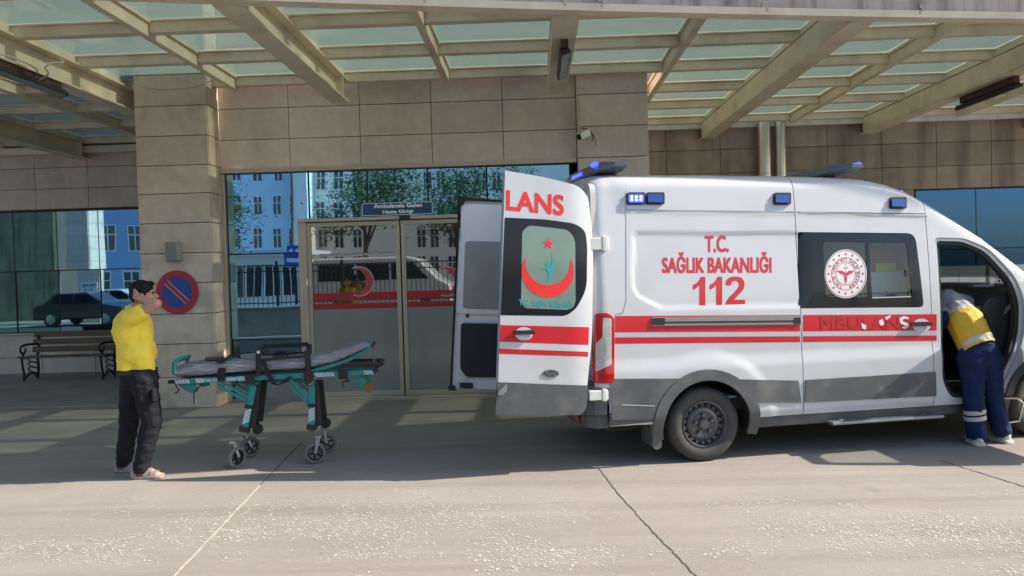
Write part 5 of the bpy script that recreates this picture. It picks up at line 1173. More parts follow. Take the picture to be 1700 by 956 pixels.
# folded brown pouch lying on the mattress, wrap hanging off the head end
p = spx(356, 599, -0.05); o = thing("tablet_pouch", "small brown folded pouch lying on the foot of the stretcher mattress", "pouch", SC+X1*p.x+X2*(-0.05)+Vector((0, 0, p.z+0.012)), SA)
mb = MB(); mb.box((-0.075, -0.07, 0), (0.07, 0.07, 0.022)); mb.build("pouch_body", pbr("pouch_brown", (0.07, 0.052, 0.035), 0.6), o, world=False, bevel=0.006)
mb = MB(); mb.box((-0.072, -0.0705, 0.0225), (0.067, 0.03, 0.028)); mb.build("flap", pbr("pouch_flap", (0.09, 0.07, 0.05), 0.55), o, world=False, bevel=0.002)
mb = MB(); P = [spx(*p) for p in ((616, 573), (622, 578), (623, 590), (620, 602))]
pr = None
for i, p in enumerate(P):
    r = [mb.bm.verts.new((p.x+0.012*math.sin(k*2+i), -0.2+0.1*k/5, p.z+0.01*math.cos(k*3))) for k in range(6)]
    if pr:
        for k in range(5): mb.face([pr[k], pr[k+1], r[k+1], r[k]])
    pr = r
mb.build("plastic_flap", FILMM, stc, world=False, smooth=True)

# ================================================================== BENCH
gb = lambda px, py: gnd(px, py, -0.11)
bl, br = wal(46, 632, 14.2), wal(175, 629, 14.2)
bz = gz(0, 14.4)+0.0
bz = 0.012
ben = thing("park_bench", "old wooden bench with black cast iron ends under the mirrored window", "bench", ((bl.x+br.x)/2+0.05, 14.3, bz))
LW = (br.x-bl.x)/2
IRON = pbr("cast_iron", (0.012, 0.011, 0.011), 0.5, var=0.3, scale=12); BW = pbr("weathered_bench_wood", (0.13, 0.085, 0.055), 0.75, var=0.35, scale=3, stretch=(1, 12, 12), bump=0.2, bscale=12)
for sx in (-LW, LW):
    mb = MB(); T = lambda pts, r=0.019: mb.tube([(sx, p[0], p[1]) for p in pts], r, 6)
    T([(-0.28, 0), (-0.26, 0.12), (-0.3, 0.28), (-0.31, 0.43)], 0.022); T([(0.12, 0), (0.16, 0.2), (0.14, 0.42), (0.2, 0.65), (0.24, 0.88)], 0.026); T([(-0.33, 0.44), (-0.1, 0.42), (0.14, 0.42)], 0.024)
    T([(0.15, 0.66), (-0.1, 0.68), (-0.27, 0.67)], 0.024); T([(-0.27+0.075*math.cos(k*0.5+1.57), 0.595+0.075*math.sin(k*0.5+1.57)) for k in range(11)], 0.02); T([(-0.25, 0.52), (-0.3, 0.44)], 0.02)
    for k in range(4): T([(0.13, 0.1+0.1*k), (0.02, 0.13+0.1*k), (-0.08, 0.17+0.09*k), (-0.15, 0.13+0.09*k), (-0.1, 0.1+0.09*k)], 0.014)
    T([(-0.27, 0.02), (-0.15, 0.11), (0.0, 0.13), (0.12, 0.03)], 0.016); T([(0.2+0.035*math.cos(k), 0.78+0.05*math.sin(k)) for k in range(7)], 0.014)
    mb.build("iron_end", IRON, ben, world=False, smooth=True)
for k, (y, z, ang) in enumerate(((-0.27, 0.45, 0), (-0.14, 0.44, 0), (-0.01, 0.44, 0), (0.145, 0.56, 78), (0.175, 0.70, 78), (0.21, 0.84, 78))):
    M = Matrix.Translation((0, y, z)) @ Matrix.Rotation(R(ang), 4, 'X'); mb = MB(); mb.box((-LW-0.09, -0.055, -0.017), (LW+0.09, 0.055, 0.017), M); mb.build("slat", BW, ben, world=False, bevel=0.006)

# ================================================================== white cabinets beyond the cab
CAB = pbr("cabinet_white_paint", (0.62, 0.61, 0.56), 0.45, var=0.06, dirt=((0.4, 0.36, 0.3), 0.3, 2))
yc = 13.2
xa, xm, xb = wal(1545, 480, yc).x, wal(1640, 480, yc).x, wal(1735, 480, yc).x; ztc = wal(1640, 441, yc).z
for (p, q, lab, grid) in ((xa, xm-0.03, "plain white equipment cabinet seen through the cab beyond the van", False), (xm+0.03, xb, "white outdoor unit with dark grille beyond the windscreen", True)):
    o = thing("equipment_cabinet", lab, "cabinet", ((p+q)/2, yc, -0.06), 0, "white cabinets along the right wing"); hw = (q-p)/2
    mb = MB(); mb.box((-hw, 0, 0.05), (hw, 0.7, ztc+0.06)); mb.build("casing", CAB, o, world=False, bevel=0.015); mb = MB(); mb.box((-hw+0.05, 0.05, 0), (hw-0.05, 0.65, 0.05)); mb.build("plinth", MATTB, o, world=False)
    if grid:
        mb = MB(); mb.box((-hw+0.12, -0.006, 0.9), (hw-0.12, 0.0, ztc-0.08)); gr = mb.build("grille_recess", MATTB, o, world=False)
        mb = MB(); [mb.box((-hw+0.12+0.055*k, -0.014, 0.9), (-hw+0.132+0.055*k, -0.0065, ztc-0.08)) for k in range(int((2*hw-0.24)/0.055))]; [mb.box((-hw+0.12, -0.013, 0.9+0.055*k), (hw-0.12, -0.007, 0.912+0.055*k)) for k in range(int((ztc-0.98)/0.055))]; mb.build("grille", CAB, gr, world=False)
    else:
        mb = MB(); mb.box((-hw+0.06, -0.012, 0.12), (0.0, 0.0, ztc-0.02)); mb.box((0.015, -0.012, 0.12), (hw-0.06, 0.0, ztc-0.02)); mb.build("door", CAB, o, world=False, bevel=0.004); mb = MB(); mb.box((0.03, -0.03, 1.2), (0.07, -0.0125, 1.4)); mb.build("handle", MATTB, o, world=False)

# ================================================================== PEOPLE
def hand(fr, d, up, side, L_=0.19, curl=0.6, spread=0.12):
    """palm plus five tapered, bent fingers; d = reach direction, up = back of the hand, side = thumb side"""
    d = Vector(d).normalized(); up = Vector(up); up = (up-d*up.dot(d)).normalized(); side = Vector(side); side = (side-d*side.dot(d)-up*side.dot(up)).normalized(); fr = Vector(fr)
    P = [('c', fr, fr+d*0.045, 0.027, 0.026)]
    base = fr+d*0.085
    for k, (o, ln) in enumerate(((0.034, 0.078), (0.011, 0.088), (-0.012, 0.082), (-0.033, 0.064))):
        b0 = base+side*o; P.append(('c', fr+d*0.02+side*o*0.55, b0, 0.019, 0.0135)); dir_ = d+side*o*spread*8; p = b0
        for j, (f, r0, r1) in enumerate(((0.45, 0.0105, 0.0098), (0.32, 0.0098, 0.009), (0.23, 0.009, 0.0078))):
            dir_ = (dir_.normalized()-up*curl*0.45).normalized(); q = p+dir_*ln*f; P.append(('c', p, q, r0, r1)); p = q
    t0 = fr+d*0.02+side*0.03; t1 = t0+(d*0.5+side*0.8-up*0.25).normalized()*0.045; t2 = t1+(d*0.85+side*0.25-up*0.3).normalized()*0.035; P += [('c', t0, t1, 0.017, 0.013), ('c', t1, t2, 0.0125, 0.01)]
    return P
def head(c, f, r_, s=1.0):
    """head prims; c centre, f facing, r_ the head's right"""
    f = Vector(f).normalized(); r_ = Vector(r_); r_ = (r_-f*r_.dot(f)).normalized(); u = r_.cross(f)*1.0; c = Vector(c)
    Q = lambda a, b, z: c+r_*a*s+f*b*s+u*z*s
    rot = Matrix((( r_.x, f.x, u.x, 0), (r_.y, f.y, u.y, 0), (r_.z, f.z, u.z, 0), (0, 0, 0, 1)))
    P = [('e', Q(0, -0.012, 0.035), (0.076*s, 0.096*s, 0.088*s), rot), ('e', Q(0, 0.02, -0.045), (0.06*s, 0.072*s, 0.075*s), rot), ('e', Q(0, 0.05, -0.09), (0.034*s, 0.034*s, 0.026*s), rot),
         ('c', Q(0, 0.088, 0.012), Q(0, 0.112, -0.025), 0.01*s, 0.015*s), ('e', Q(0, 0.088, -0.058), (0.024*s, 0.012*s, 0.009*s), rot), ('e', Q(0.078, -0.01, -0.012), (0.012*s, 0.024*s, 0.034*s), rot), ('e', Q(-0.078, -0.01, -0.012), (0.012*s, 0.024*s, 0.034*s), rot),
         ('e', Q(0, 0.078, 0.03), (0.052*s, 0.014*s, 0.01*s), rot)]
    return P, Q, rot
mp_ = lambda px, py, y: wal(px, py, y)
# --- the man in yellow, hands clasped behind his head, looking along +x
YM = 7.03
nf, ff_ = gnd(237, 794), gnd(209, 783)
hipN, hipF = mp_(240, 630, YM-0.09), mp_(222, 630, YM+0.09)
kneeN, kneeF = mp_(252, 700, nf.y+0.0), mp_(214, 702, ff_.y-0.01)
ankN = Vector((nf.x-0.01, nf.y, 0.085)); ankF = Vector((ff_.x-0.02, ff_.y, 0.085))
shN, shF = mp_(216, 528, YM-0.18), mp_(224, 522, YM+0.19)
elN, elF = mp_(260, 504, YM-0.23), mp_(250, 500, YM+0.33)
hdc = mp_(239, 489, YM)
wrN, wrF = mp_(229, 493, YM-0.165), mp_(245, 491, YM+0.14)
man = thing("person", "man in a yellow T-shirt, black trousers and sandals, hands clasped behind his head", "person", (0, 0, 0))
man.location = (nf.x, YM, 0); WM[man] = Matrix.Translation(man.location)
HP, HQ, hrot = head(hdc, (0.93, 0.34, 0.02), (0.34, -0.93, 0), 1.0)
neck0 = mp_(222, 517, YM); chest = mp_(222, 545, YM); belly = mp_(231, 590, YM)
body = HP+[('c', neck0, hdc-Vector((0.02, 0, 0.05)), 0.062, 0.056), ('c', shN, elN, 0.056, 0.046), ('c', elN, wrN, 0.045, 0.029), ('c', shF, elF, 0.055, 0.045), ('c', elF, wrF, 0.044, 0.029), ('c', neck0, shN, 0.065, 0.06), ('c', neck0, shF, 0.065, 0.06),
     ('e', chest, (0.125, 0.19, 0.21), None), ('e', belly, (0.115, 0.135, 0.15), None), ('c', hipN, kneeN, 0.085, 0.055), ('c', kneeN, ankN, 0.055, 0.035), ('c', hipF, kneeF, 0.085, 0.055), ('c', kneeF, ankF, 0.055, 0.035)]
body += hand(wrN, (-0.66, 0.6, 0.3), (-0.75, -0.62, 0.1), (0.1, 0.1, -1), curl=0.42, spread=0.4)+hand(wrF, (-0.7, -0.45, 0.1), (-0.8, 0.4, 0.0), (0, 0, -1), curl=0.45)
for k_, an in enumerate((ankN, ankF)):
    toe = Vector((0.155, 0.015-0.03*k_, -0.052)); body += [('c', an, an+Vector((-0.045, 0, -0.045)), 0.037, 0.03), ('c', an+Vector((0, 0, -0.03)), an+toe*0.75, 0.034, 0.03), ('c', an+toe*0.6, an+toe, 0.036, 0.02)]
    for j in range(5): body.append(('c', an+toe*0.85+Vector((0, 0.034-0.017*j, -0.004)), an+toe+Vector((0.035-0.006*j, 0.036-0.018*j, -0.008)), 0.011, 0.0085))
blob("body", body, SKIN, man, 0.0062, 3)
# eyes, brows and hair
mb = MB(); [mb.ball(HQ(s*0.032, 0.087, 0.012), 0.011, 2) for s in (-1, 1)]; mb.build("eyes", pbr("eye_dark", (0.05, 0.03, 0.02), 0.2), man, smooth=True)
hair = [('e', HQ(0, -0.022, 0.052), (0.088, 0.106, 0.088), hrot), ('e', HQ(0, -0.07, 0.0), (0.078, 0.056, 0.075), hrot), ('e', HQ(0, 0.055, 0.098), (0.06, 0.04, 0.028), hrot), ('e', HQ(0.07, 0.0, 0.02), (0.016, 0.025, 0.04), hrot), ('e', HQ(-0.07, 0.0, 0.02), (0.016, 0.025, 0.04), hrot)]
blob("hair", hair, HAIR, man, 0.008, 2, 0.004, 60)
# shirt, trousers, belt, sandals
waist = mp_(230, 608, YM)
def sleeve(a, b, f): return ('c', a, a.lerp(b, f), 0.085, 0.078)
shirt = [('e', mp_(221, 548, YM), (0.165, 0.215, 0.22), None), ('e', mp_(228, 583, YM), (0.168, 0.19, 0.16), None), ('c', mp_(221, 520, YM)+Vector((0, 0, -0.005)), shN+Vector((-0.01, 0, 0)), 0.085, 0.078), ('c', mp_(221, 520, YM), shF, 0.085, 0.078), sleeve(shN, elN, 0.42), sleeve(shF, elF, 0.5),
         ('c', mp_(213, 533, YM-0.06), mp_(214, 618, YM-0.06), 0.105, 0.105), ('c', mp_(213, 533, YM+0.08), mp_(216, 618, YM+0.08), 0.105, 0.105), ('c', mp_(233, 548, YM-0.05), mp_(239, 614, YM-0.05), 0.1, 0.1), ('c', mp_(232, 548, YM+0.08), mp_(236, 614, YM+0.08), 0.1, 0.105), ('c', neck0+Vector((0, 0, -0.04)), neck0+Vector((0.0, 0, 0.015)), 0.085, 0.07)]
def cut_below(o, z, up=False):
    bm = bmesh.new(); bm.from_mesh(o.data); inv = WM[o].inverted(); bmesh.ops.bisect_plane(bm, geom=bm.verts[:]+bm.edges[:]+bm.faces[:], plane_co=inv @ z[0], plane_no=z[1], clear_inner=not up, clear_outer=up); bm.to_mesh(o.data); bm.free()
sh = blob("shirt", shirt, SHIRT, man, 0.011, 8, 0.008, 9); cut_below(sh, (mp_(230, 612.5, YM), Vector((0.05, 0, 1)))); sh.modifiers.new("solid", 'SOLIDIFY').thickness = 0.004
tro = [('e', mp_(231, 628, YM), (0.165, 0.19, 0.12), None), ('c', hipN+Vector((-0.01, 0, 0)), kneeN, 0.126, 0.092), ('c', kneeN, ankN+Vector((-0.005, 0, 0.0)), 0.092, 0.075), ('c', hipF, kneeF, 0.126, 0.09), ('c', kneeF, ankF+Vector((0, 0, 0.0)), 0.09, 0.075), ('c', mp_(229, 624, YM-0.03), mp_(229, 624, YM+0.05), 0.145, 0.145)]
tr_ = blob("trousers", tro, DENIM, man, 0.011, 6, 0.011, 9); cut_below(tr_, (mp_(230, 610.5, YM), Vector((0, 0, 1))), True); cut_below(tr_, (Vector((0, 0, 0.055)), Vector((0, 0, 1))))
mb = MB()
for s in (1,): p = mp_(257, 655, YM-0.13); mb.cbox(p, (0.03, 0.1, 0.12))
mb.build("pocket_flap", DENIM, man, bevel=0.01)
bc = mp_(228, 614, YM)+Vector((0, 0.01, -0.012)); ra_, rb_ = 0.163, 0.185
mb = MB(); mb.lathe([(1.0, -0.018), (1.025, -0.012), (1.025, 0.012), (1.0, 0.018), (0.95, 0.0)], bc, 'z', 40, Matrix.Diagonal((ra_, rb_, 1, 1)), close=True); mb.build("belt", MATTB, man, smooth=True)
SAND = pbr("sandal_taupe", (0.3, 0.25, 0.22), 0.7)
for an in (ankN, ankF):
    P = [(-0.085, -0.038), (-0.06, -0.048), (0.05, -0.05), (0.15, -0.058), (0.2, -0.04), (0.215, 0.0), (0.19, 0.04), (0.12, 0.05), (0.0, 0.045), (-0.07, 0.042)]
    mb = MB(); mb.prism(roundpoly(P, 0.02), lambda p: Vector((an.x+p[0], an.y+p[1], 0.003)), lambda p: Vector((an.x+p[0], an.y+p[1], 0.03))); sd_ = mb.build("sandal", SAND, man, bevel=0.006)
    mb = MB()
    for x0, rr_, h in ((0.115, 0.052, 0.035), (0.055, 0.05, 0.06), (-0.055, 0.045, 0.085)):
        pr = None
        for k in range(11):
            t = math.pi*k/10; y = math.cos(t)*rr_; z = 0.02+math.sin(t)*(h+0.02); dx = 0.02 if x0 > -0.05 else -0.015*math.sin(t)
            r = [mb.bm.verts.new(an+Vector((x0-0.025+dx*math.sin(t), y, z-an.z))), mb.bm.verts.new(an+Vector((x0+0.025+dx*math.sin(t), y, z-an.z)))]
            if pr: mb.face([pr[0], pr[1], r[1], r[0]])
            pr = r
    mb.build("strap", SAND, sd_, solid=0.005, split=0.001)

# --- the paramedic leaning into the cab
YP = 7.62
par = thing("person", "paramedic in a yellow and grey reflective vest and navy trousers leaning into the cab", "person", (0, 0, 0))
fl, fr = gnd(1619, 737), gnd(1662, 733)
par.location = (fl.x+0.1, YP, 0); WM[par] = Matrix.Translation(par.location)
hL, hR = mp_(1612, 598, YP), mp_(1640, 597, YP+0.03); kL, kR = mp_(1616, 660, fl.y-0.03), mp_(1650, 660, fr.y-0.03); aL, aR = Vector((fl.x, fl.y-0.02, 0.09)), Vector((fr.x, fr.y-0.02, 0.09))
wst = mp_(1625, 580, YP+0.03); chs = mp_(1601, 533, YP+0.2); nk = mp_(1573, 497, YP+0.36); sL = mp_(1568, 528, YP+0.24); sR = mp_(1602, 503, YP+0.5)
hd = Vector((nk.x-0.14, nk.y+0.2, nk.z+0.02))
HP, HQ, hrot = head(hd, (-0.55, 0.55, -0.62), (0.75, 0.65, 0), 0.95)
eL = sL+Vector((-0.08, 0.14, -0.22)); eR = sR+Vector((0.1, 0.22, -0.2)); wL = eL+Vector((0.02, 0.2, -0.05)); wR = eR+Vector((-0.05, 0.2, 0.02))
pb = HP+[('c', nk, hd, 0.06, 0.055), ('c', nk, sL, 0.06, 0.055), ('c', nk, sR, 0.06, 0.055), ('c', sL, eL, 0.05, 0.04), ('c', eL, wL, 0.04, 0.028), ('c', sR, eR, 0.05, 0.04), ('c', eR, wR, 0.04, 0.028), ('c', nk, chs, 0.09, 0.14), ('c', chs, wst, 0.14, 0.125), ('c', wst, hL, 0.12, 0.09), ('c', wst, hR, 0.12, 0.09), ('c', hL, kL, 0.08, 0.052), ('c', kL, aL, 0.052, 0.035), ('c', hR, kR, 0.08, 0.052), ('c', kR, aR, 0.052, 0.035)]
pb += hand(wL, (0, 1, -0.1), (0, 0.1, 1), (1, 0, 0), curl=0.3)+hand(wR, (-0.2, 1, 0), (0, 0, 1), (-1, 0, 0), curl=0.3)
for an in (aL, aR): pb += [('c', an, an+Vector((0, 0.15, -0.05)), 0.034, 0.03)]
blob("body", pb, SKIN, par, 0.009, 4)
mb = MB(); [mb.ball(HQ(s*0.03, 0.084, 0.012), 0.0105, 2) for s in (-1, 1)]; mb.build("eyes", MATS["eye_dark"], par, smooth=True)
blob("hair", [('e', HQ(0, -0.022, 0.052), (0.082, 0.098, 0.083), hrot), ('e', HQ(0, -0.06, 0.0), (0.072, 0.055, 0.07), hrot)], HAIR, par, 0.01, 2, 0.004, 60)
t2 = [('c', wst, hL, 0.155, 0.135), ('c', wst, hR, 0.155, 0.135), ('c', hL, kL, 0.125, 0.097), ('c', kL, aL+Vector((0, 0, 0.0)), 0.097, 0.092), ('c', hR, kR, 0.125, 0.095), ('c', kR, aR+Vector((0, 0, 0.0)), 0.095, 0.09)]
tr2 = blob("trousers", t2, NAVY, par, 0.011, 6, 0.01, 9); cut_below(tr2, (Vector((0, 0, 0.06)), Vector((0, 0, 1))))
slv = [('c', nk, sL, 0.085, 0.078), ('c', sL, eL, 0.072, 0.062), ('c', eL, wL, 0.062, 0.045), ('c', nk, sR, 0.085, 0.075), ('c', sR, eR, 0.072, 0.062), ('c', eR, wR, 0.06, 0.045), ('c', chs, wst, 0.15, 0.15), ('c', wst, wst+Vector((0.0, 0, -0.06)), 0.158, 0.155)]
jk = blob("jacket", slv, NAVY, par, 0.011, 5, 0.008, 10)
VESTY = pbr("vest_yellow", (0.72, 0.42, 0.02), 0.6, var=0.12, scale=6, bump=0.2, bscale=20); VESTG = pbr("vest_grey", (0.3, 0.275, 0.285), 0.5, var=0.12, scale=7, bump=0.2, bscale=20); BAND = pbr("reflective_band", (0.52, 0.5, 0.47), 0.35)
vs_ = [('c', nk+Vector((0, 0, -0.01)), chs, 0.12, 0.175), ('c', chs, wst+Vector((-0.01, 0, 0.02)), 0.175, 0.172), ('c', nk, sL.lerp(nk, 0.3), 0.098, 0.09), ('c', nk, sR, 0.098, 0.088), ('c', sR, chs, 0.09, 0.12)]
vest = blob("vest", vs_, VESTY, par, 0.010, 6, 0.008, 10)
ax = (nk-wst).normalized(); inv = WM[par].inverted(); o0 = inv @ wst; cut_below(vest, (wst+ax*0.0, ax))
vest.data.materials.append(VESTG); vest.data.materials.append(BAND)
Lt = (nk-wst).length
for p in vest.data.polygons:
    h = (p.center-o0).dot(ax)/Lt+0.02*noise.noise(p.center*9)
    p.material_index = 2 if (0.04 < h < 0.13 or 0.66 < h < 0.72) else (1 if h > 0.72 else 0)
def vmap(px, py): return on_plane(px, py, (0, 1, 0), YP-0.045)
for s_, q_ in (("ACİL", ((1610, 548), (1636, 544), (1609, 538))), ("112", ((1606, 562), (1628, 559), (1605, 553)))):
    pass
mb = MB()
for t in (0.36, 0.52):
    c = kL.lerp(aL, t); r_ = 0.099; M = Matrix.Rotation(R(-8), 4, 'Y'); mb.lathe([(r_-0.004, -0.02), (r_+0.001, -0.02), (r_+0.001, 0.02), (r_-0.004, 0.02)], c, 'z', 28, M, close=True)
mb.build("reflective_band", BAND, par, smooth=True)
SHOE = pbr("cream_trainer", (0.55, 0.5, 0.38), 0.6, var=0.12, scale=12); SOLE = pbr("trainer_sole", (0.62, 0.6, 0.54), 0.7)
for an, rz in ((aL, -10), (aR, 12)):
    M3 = Matrix.Rotation(R(rz), 3, 'Z'); q = lambda x, y, z: Vector((an.x, an.y, 0))+M3 @ Vector((x, y, z))
    sh_ = blob("shoe", [('c', q(0, -0.04, 0.075), q(0, 0.05, 0.08), 0.05, 0.052), ('c', q(0, -0.04, 0.05), q(0, 0.12, 0.045), 0.05, 0.045), ('c', q(0, 0.12, 0.045), q(0.005, 0.18, 0.04), 0.047, 0.036)], SHOE, par, 0.009, 3)
    P = roundpoly([(-0.05, -0.1), (0.05, -0.1), (0.055, 0.12), (0.03, 0.215), (-0.03, 0.21), (-0.055, 0.12)], 0.03); mb = MB(); mb.prism(P, lambda p: q(p[0], p[1], 0.002), lambda p: q(p[0]*0.97, p[1]*0.97, 0.036)); mb.build("sole", SOLE, sh_, bevel=0.006)

# ================================================================== fallen blossom on the slab
mb = MB(); n = 0; tries = 0
while n < 7500 and tries < 200000:
    tries += 1
    py = 812+(1010-812)*random.random()**0.9; px = random.uniform(-150, 1900); p = gnd(px, py)
    d = noise.noise(Vector((p.x*0.55+3.1, p.y*1.5, 0.3)))+0.5*noise.noise(Vector((p.x*1.9, p.y*3.2, 1.7)))+0.35*noise.noise(Vector((p.x*6, p.y*7, 5.0)))
    if d < random.uniform(-0.15, 0.75)+0.1: continue
    a0 = random.gauss(0, 0.7); L_ = random.uniform(0.005, 0.0165); W_ = L_*random.uniform(0.25, 0.6); dx = Vector((math.cos(a0), math.sin(a0), 0)); dy = Vector((-dx.y, dx.x, 0)); z = Vector((0, 0, 0.0015+random.uniform(0, 0.001)))
    p.z = 0; tl = random.uniform(0, 0.0015); v = [mb.bm.verts.new(p+z+dx*L_), mb.bm.verts.new(p+z+dy*W_+Vector((0, 0, tl))), mb.bm.verts.new(p+z-dx*L_+Vector((0, 0, tl*0.6))), mb.bm.verts.new(p+z-dy*W_)]
    mb.face([v[0], v[1], v[2]]); mb.face([v[0], v[2], v[3]]); n += 1
PET = pbr("dry_blossom", (0.48, 0.44, 0.37), 0.8, var=0.1, island=0.25)
o = mb.build("fallen_blossom", PET, keep=True); tag(o, "dry pale blossom scattered over the sunlit slab", "blossom", kind="stuff")
# ================================================================== THE STREET BEHIND THE CAMERA (seen mirrored in the glazing)
# retaining wall and iron fence
RW = pbr("rough_retaining_stone", (0.3, 0.27, 0.23), 0.8, var=0.3, scale=1.5, bump=0.5, bscale=12, dirt=((0.13, 0.11, 0.09), 0.5, 1.5))
yw = 1.3; hw_t = refl(430, 512, D1, yw).z
o = thing("retaining_wall", "rough grey retaining wall across the street, mirrored in the glass left of the doors", "wall", (-6, -yw, 0))
mb = MB(); mb.box((-16, -yw-0.35, -0.2), (16, -yw, hw_t)); mb.build("stone_wall", RW, o, bevel=0.02); mb = MB(); mb.box((-16, -yw-0.4, hw_t), (16, -yw+0.05, hw_t+0.07)); mb.build("cap_slab", pbr("coping_stone", (0.36, 0.34, 0.3), 0.7), o, bevel=0.01)
ft = refl(430, 440, D1, yw).z
o = thing("iron_fence", "black iron picket fence on the retaining wall, mirrored in the entrance glazing", "fence", (-6, -yw-0.15, hw_t))
mb = MB(); x = -16
while x < 16: mb.box((x-0.009, -yw-0.16, hw_t+0.07), (x+0.009, -yw-0.142, ft)); x += 0.14
mb.build("picket", IRON, o)
mb = MB(); [mb.box((-16, -yw-0.17, z), (16, -yw-0.132, z+0.035)) for z in (hw_t+0.16, ft-0.25, ft-0.06)]; mb.build("rail", IRON, o)
mb = MB(); [mb.box((k-0.035, -yw-0.19, hw_t+0.07), (k+0.035, -yw-0.115, ft+0.1)) for k in range(-16, 17, 2)]; mb.build("post", IRON, o)
# pale blue hospital block with white-framed windows
PB = pbr("pale_blue_render", (0.5, 0.62, 0.72), 0.8, var=0.06, scale=0.4); PW = pbr("white_render", (0.7, 0.7, 0.68), 0.8, var=0.06, scale=0.4); WG = pbr("far_window_glass", (0.02, 0.03, 0.04), 0.08, spec=0.8); WFR = pbr("white_window_frame", (0.75, 0.75, 0.75), 0.5)
def far_block(label, px0, px1, D, d, mat, rows, cols, ww, wh, name="hospital_block", top=14.0):
    a, b = refl(px0, 440, D, d), refl(px1, 440, D, d); o = thing(name, label, "building", ((a.x+b.x)/2, -d, 0), 0, "buildings across the street")
    mb = MB(); mb.box((min(a.x, b.x), -d-10, -0.2), (max(a.x, b.x), -d, top)); mb.build("wall", mat, o)
    mb = MB(); mb.box((min(a.x, b.x)-0.3, -d-10.3, top), (max(a.x, b.x)+0.3, -d+0.3, top+0.35)); mb.build("roof", PW, o)
    for py in rows:
        for px in cols:
            c = refl(px, py, D, d); mb = MB(); mb.box((c.x-ww/2, -d+0.005, c.z-wh/2), (c.x+ww/2, -d+0.02, c.z+wh/2)); w_ = mb.build("window", WG, o)
            mb = MB(); t = 0.07
            for lo, hi in (((-ww/2-t, -wh/2-t), (-ww/2, wh/2+t)), ((ww/2, -wh/2-t), (ww/2+t, wh/2+t)), ((-ww/2, -wh/2-t), (ww/2, -wh/2)), ((-ww/2, wh/2), (ww/2, wh/2+t)), ((-0.04, -wh/2), (0.04, wh/2)), ((-ww/2, wh*0.12), (ww/2, wh*0.12+0.07))):
                mb.box((c.x+lo[0], -d+0.021, c.z+lo[1]), (c.x+hi[0], -d+0.06, c.z+hi[1]))
            mb.build("frame", WFR, w_)
far_block("pale blue hospital block with tall white framed windows, mirrored in the side panel", 374, 492, D1, 50, PB, (284, 340, 396, 452), (393, 426, 460, 487), 0.74, 1.75, top=18)
far_block("white rendered block with small windows mirrored behind the trees over the doors", 512, 960, D1, 52, PW, (300, 350, 396, 440), (537, 564, 593, 700, 722, 752, 790, 830), 0.8, 1.7, top=16)
a = refl(500, 400, D1, 49); o = thing("stair_tower", "narrow white stair tower between the blue and white blocks", "building", (a.x, -49, 0), 0, "buildings across the street")
mb = MB(); mb.box((a.x-0.7, -52, -0.2), (a.x+0.75, -49, 19)); mb.build("wall", PW, o); mb = MB(); mb.box((a.x-0.9, -49.05, 0), (a.x-0.72, -48.9, 19)); mb.build("drainpipe", pbr("drain_brown", (0.2, 0.08, 0.06), 0.5), o)
far_block("blue office block with white windows mirrored in the window above the bench", 168, 300, D2, 38, pbr("mid_blue_render", (0.2, 0.34, 0.55), 0.8, var=0.08), (395, 470), (180, 225, 262), 1.3, 2.2, top=20)
# low white gatehouse behind the fence
a, b = refl(384, 470, D1, 16), refl(505, 470, D1, 16); zt2 = refl(440, 424, D1, 16).z
o = thing("gatehouse", "low white gatehouse with dark windows behind the iron fence", "building", ((a.x+b.x)/2, -16, 0), 0, "buildings across the street")
mb = MB(); mb.box((min(a.x, b.x), -20, -0.2), (max(a.x, b.x), -16, zt2)); mb.build("wall", PW, o); mb = MB(); mb.box((min(a.x, b.x)-0.3, -20.3, zt2), (max(a.x, b.x)+0.3, -15.6, zt2+0.25)); mb.build("roof", PB, o)
for k in range(4):
    x = min(a.x, b.x)+(k+0.6)*abs(b.x-a.x)/4.2; mb = MB(); mb.box((x-0.4, -15.995, 0.9), (x+0.4, -15.97, 2.3)); w_ = mb.build("window", WG, o); mb = MB(); [mb.box((x+s-0.03, -15.965, 0.88), (x+s+0.03, -15.93, 2.32)) for s in (-0.4, 0, 0.4)]; mb.build("frame", WFR, w_)
# blue lit roadside sign on a post
p = refl(495, 424, D1, 8); o = thing("street_sign", "blue roadside sign with white discs on a post, mirrored beside the fence", "sign", (p.x, -8, 0))
mb = MB(); mb.box((-0.42, -0.06, p.z-0.42), (0.42, 0.06, p.z+0.4)); sb_ = mb.build("sign_board", pbr("street_sign_blue", (0.02, 0.1, 0.5), 0.4), o, world=False, bevel=0.02); mb = MB(); mb.box((-0.04, -0.04, -0.1), (0.04, 0.04, p.z-0.425)); mb.build("post", IRON, o, world=False)
mb = MB(); [mb.lathe([(0.085, 0.061), (0.085, 0.068)], (dx, 0, p.z+0.18), 'y', 16) for dx in (-0.25, 0, 0.25)]; mb.box((-0.3, 0.061, p.z-0.25), (0.3, 0.068, p.z-0.1)); mb.build("sign_mark", WFR, sb_, world=False)
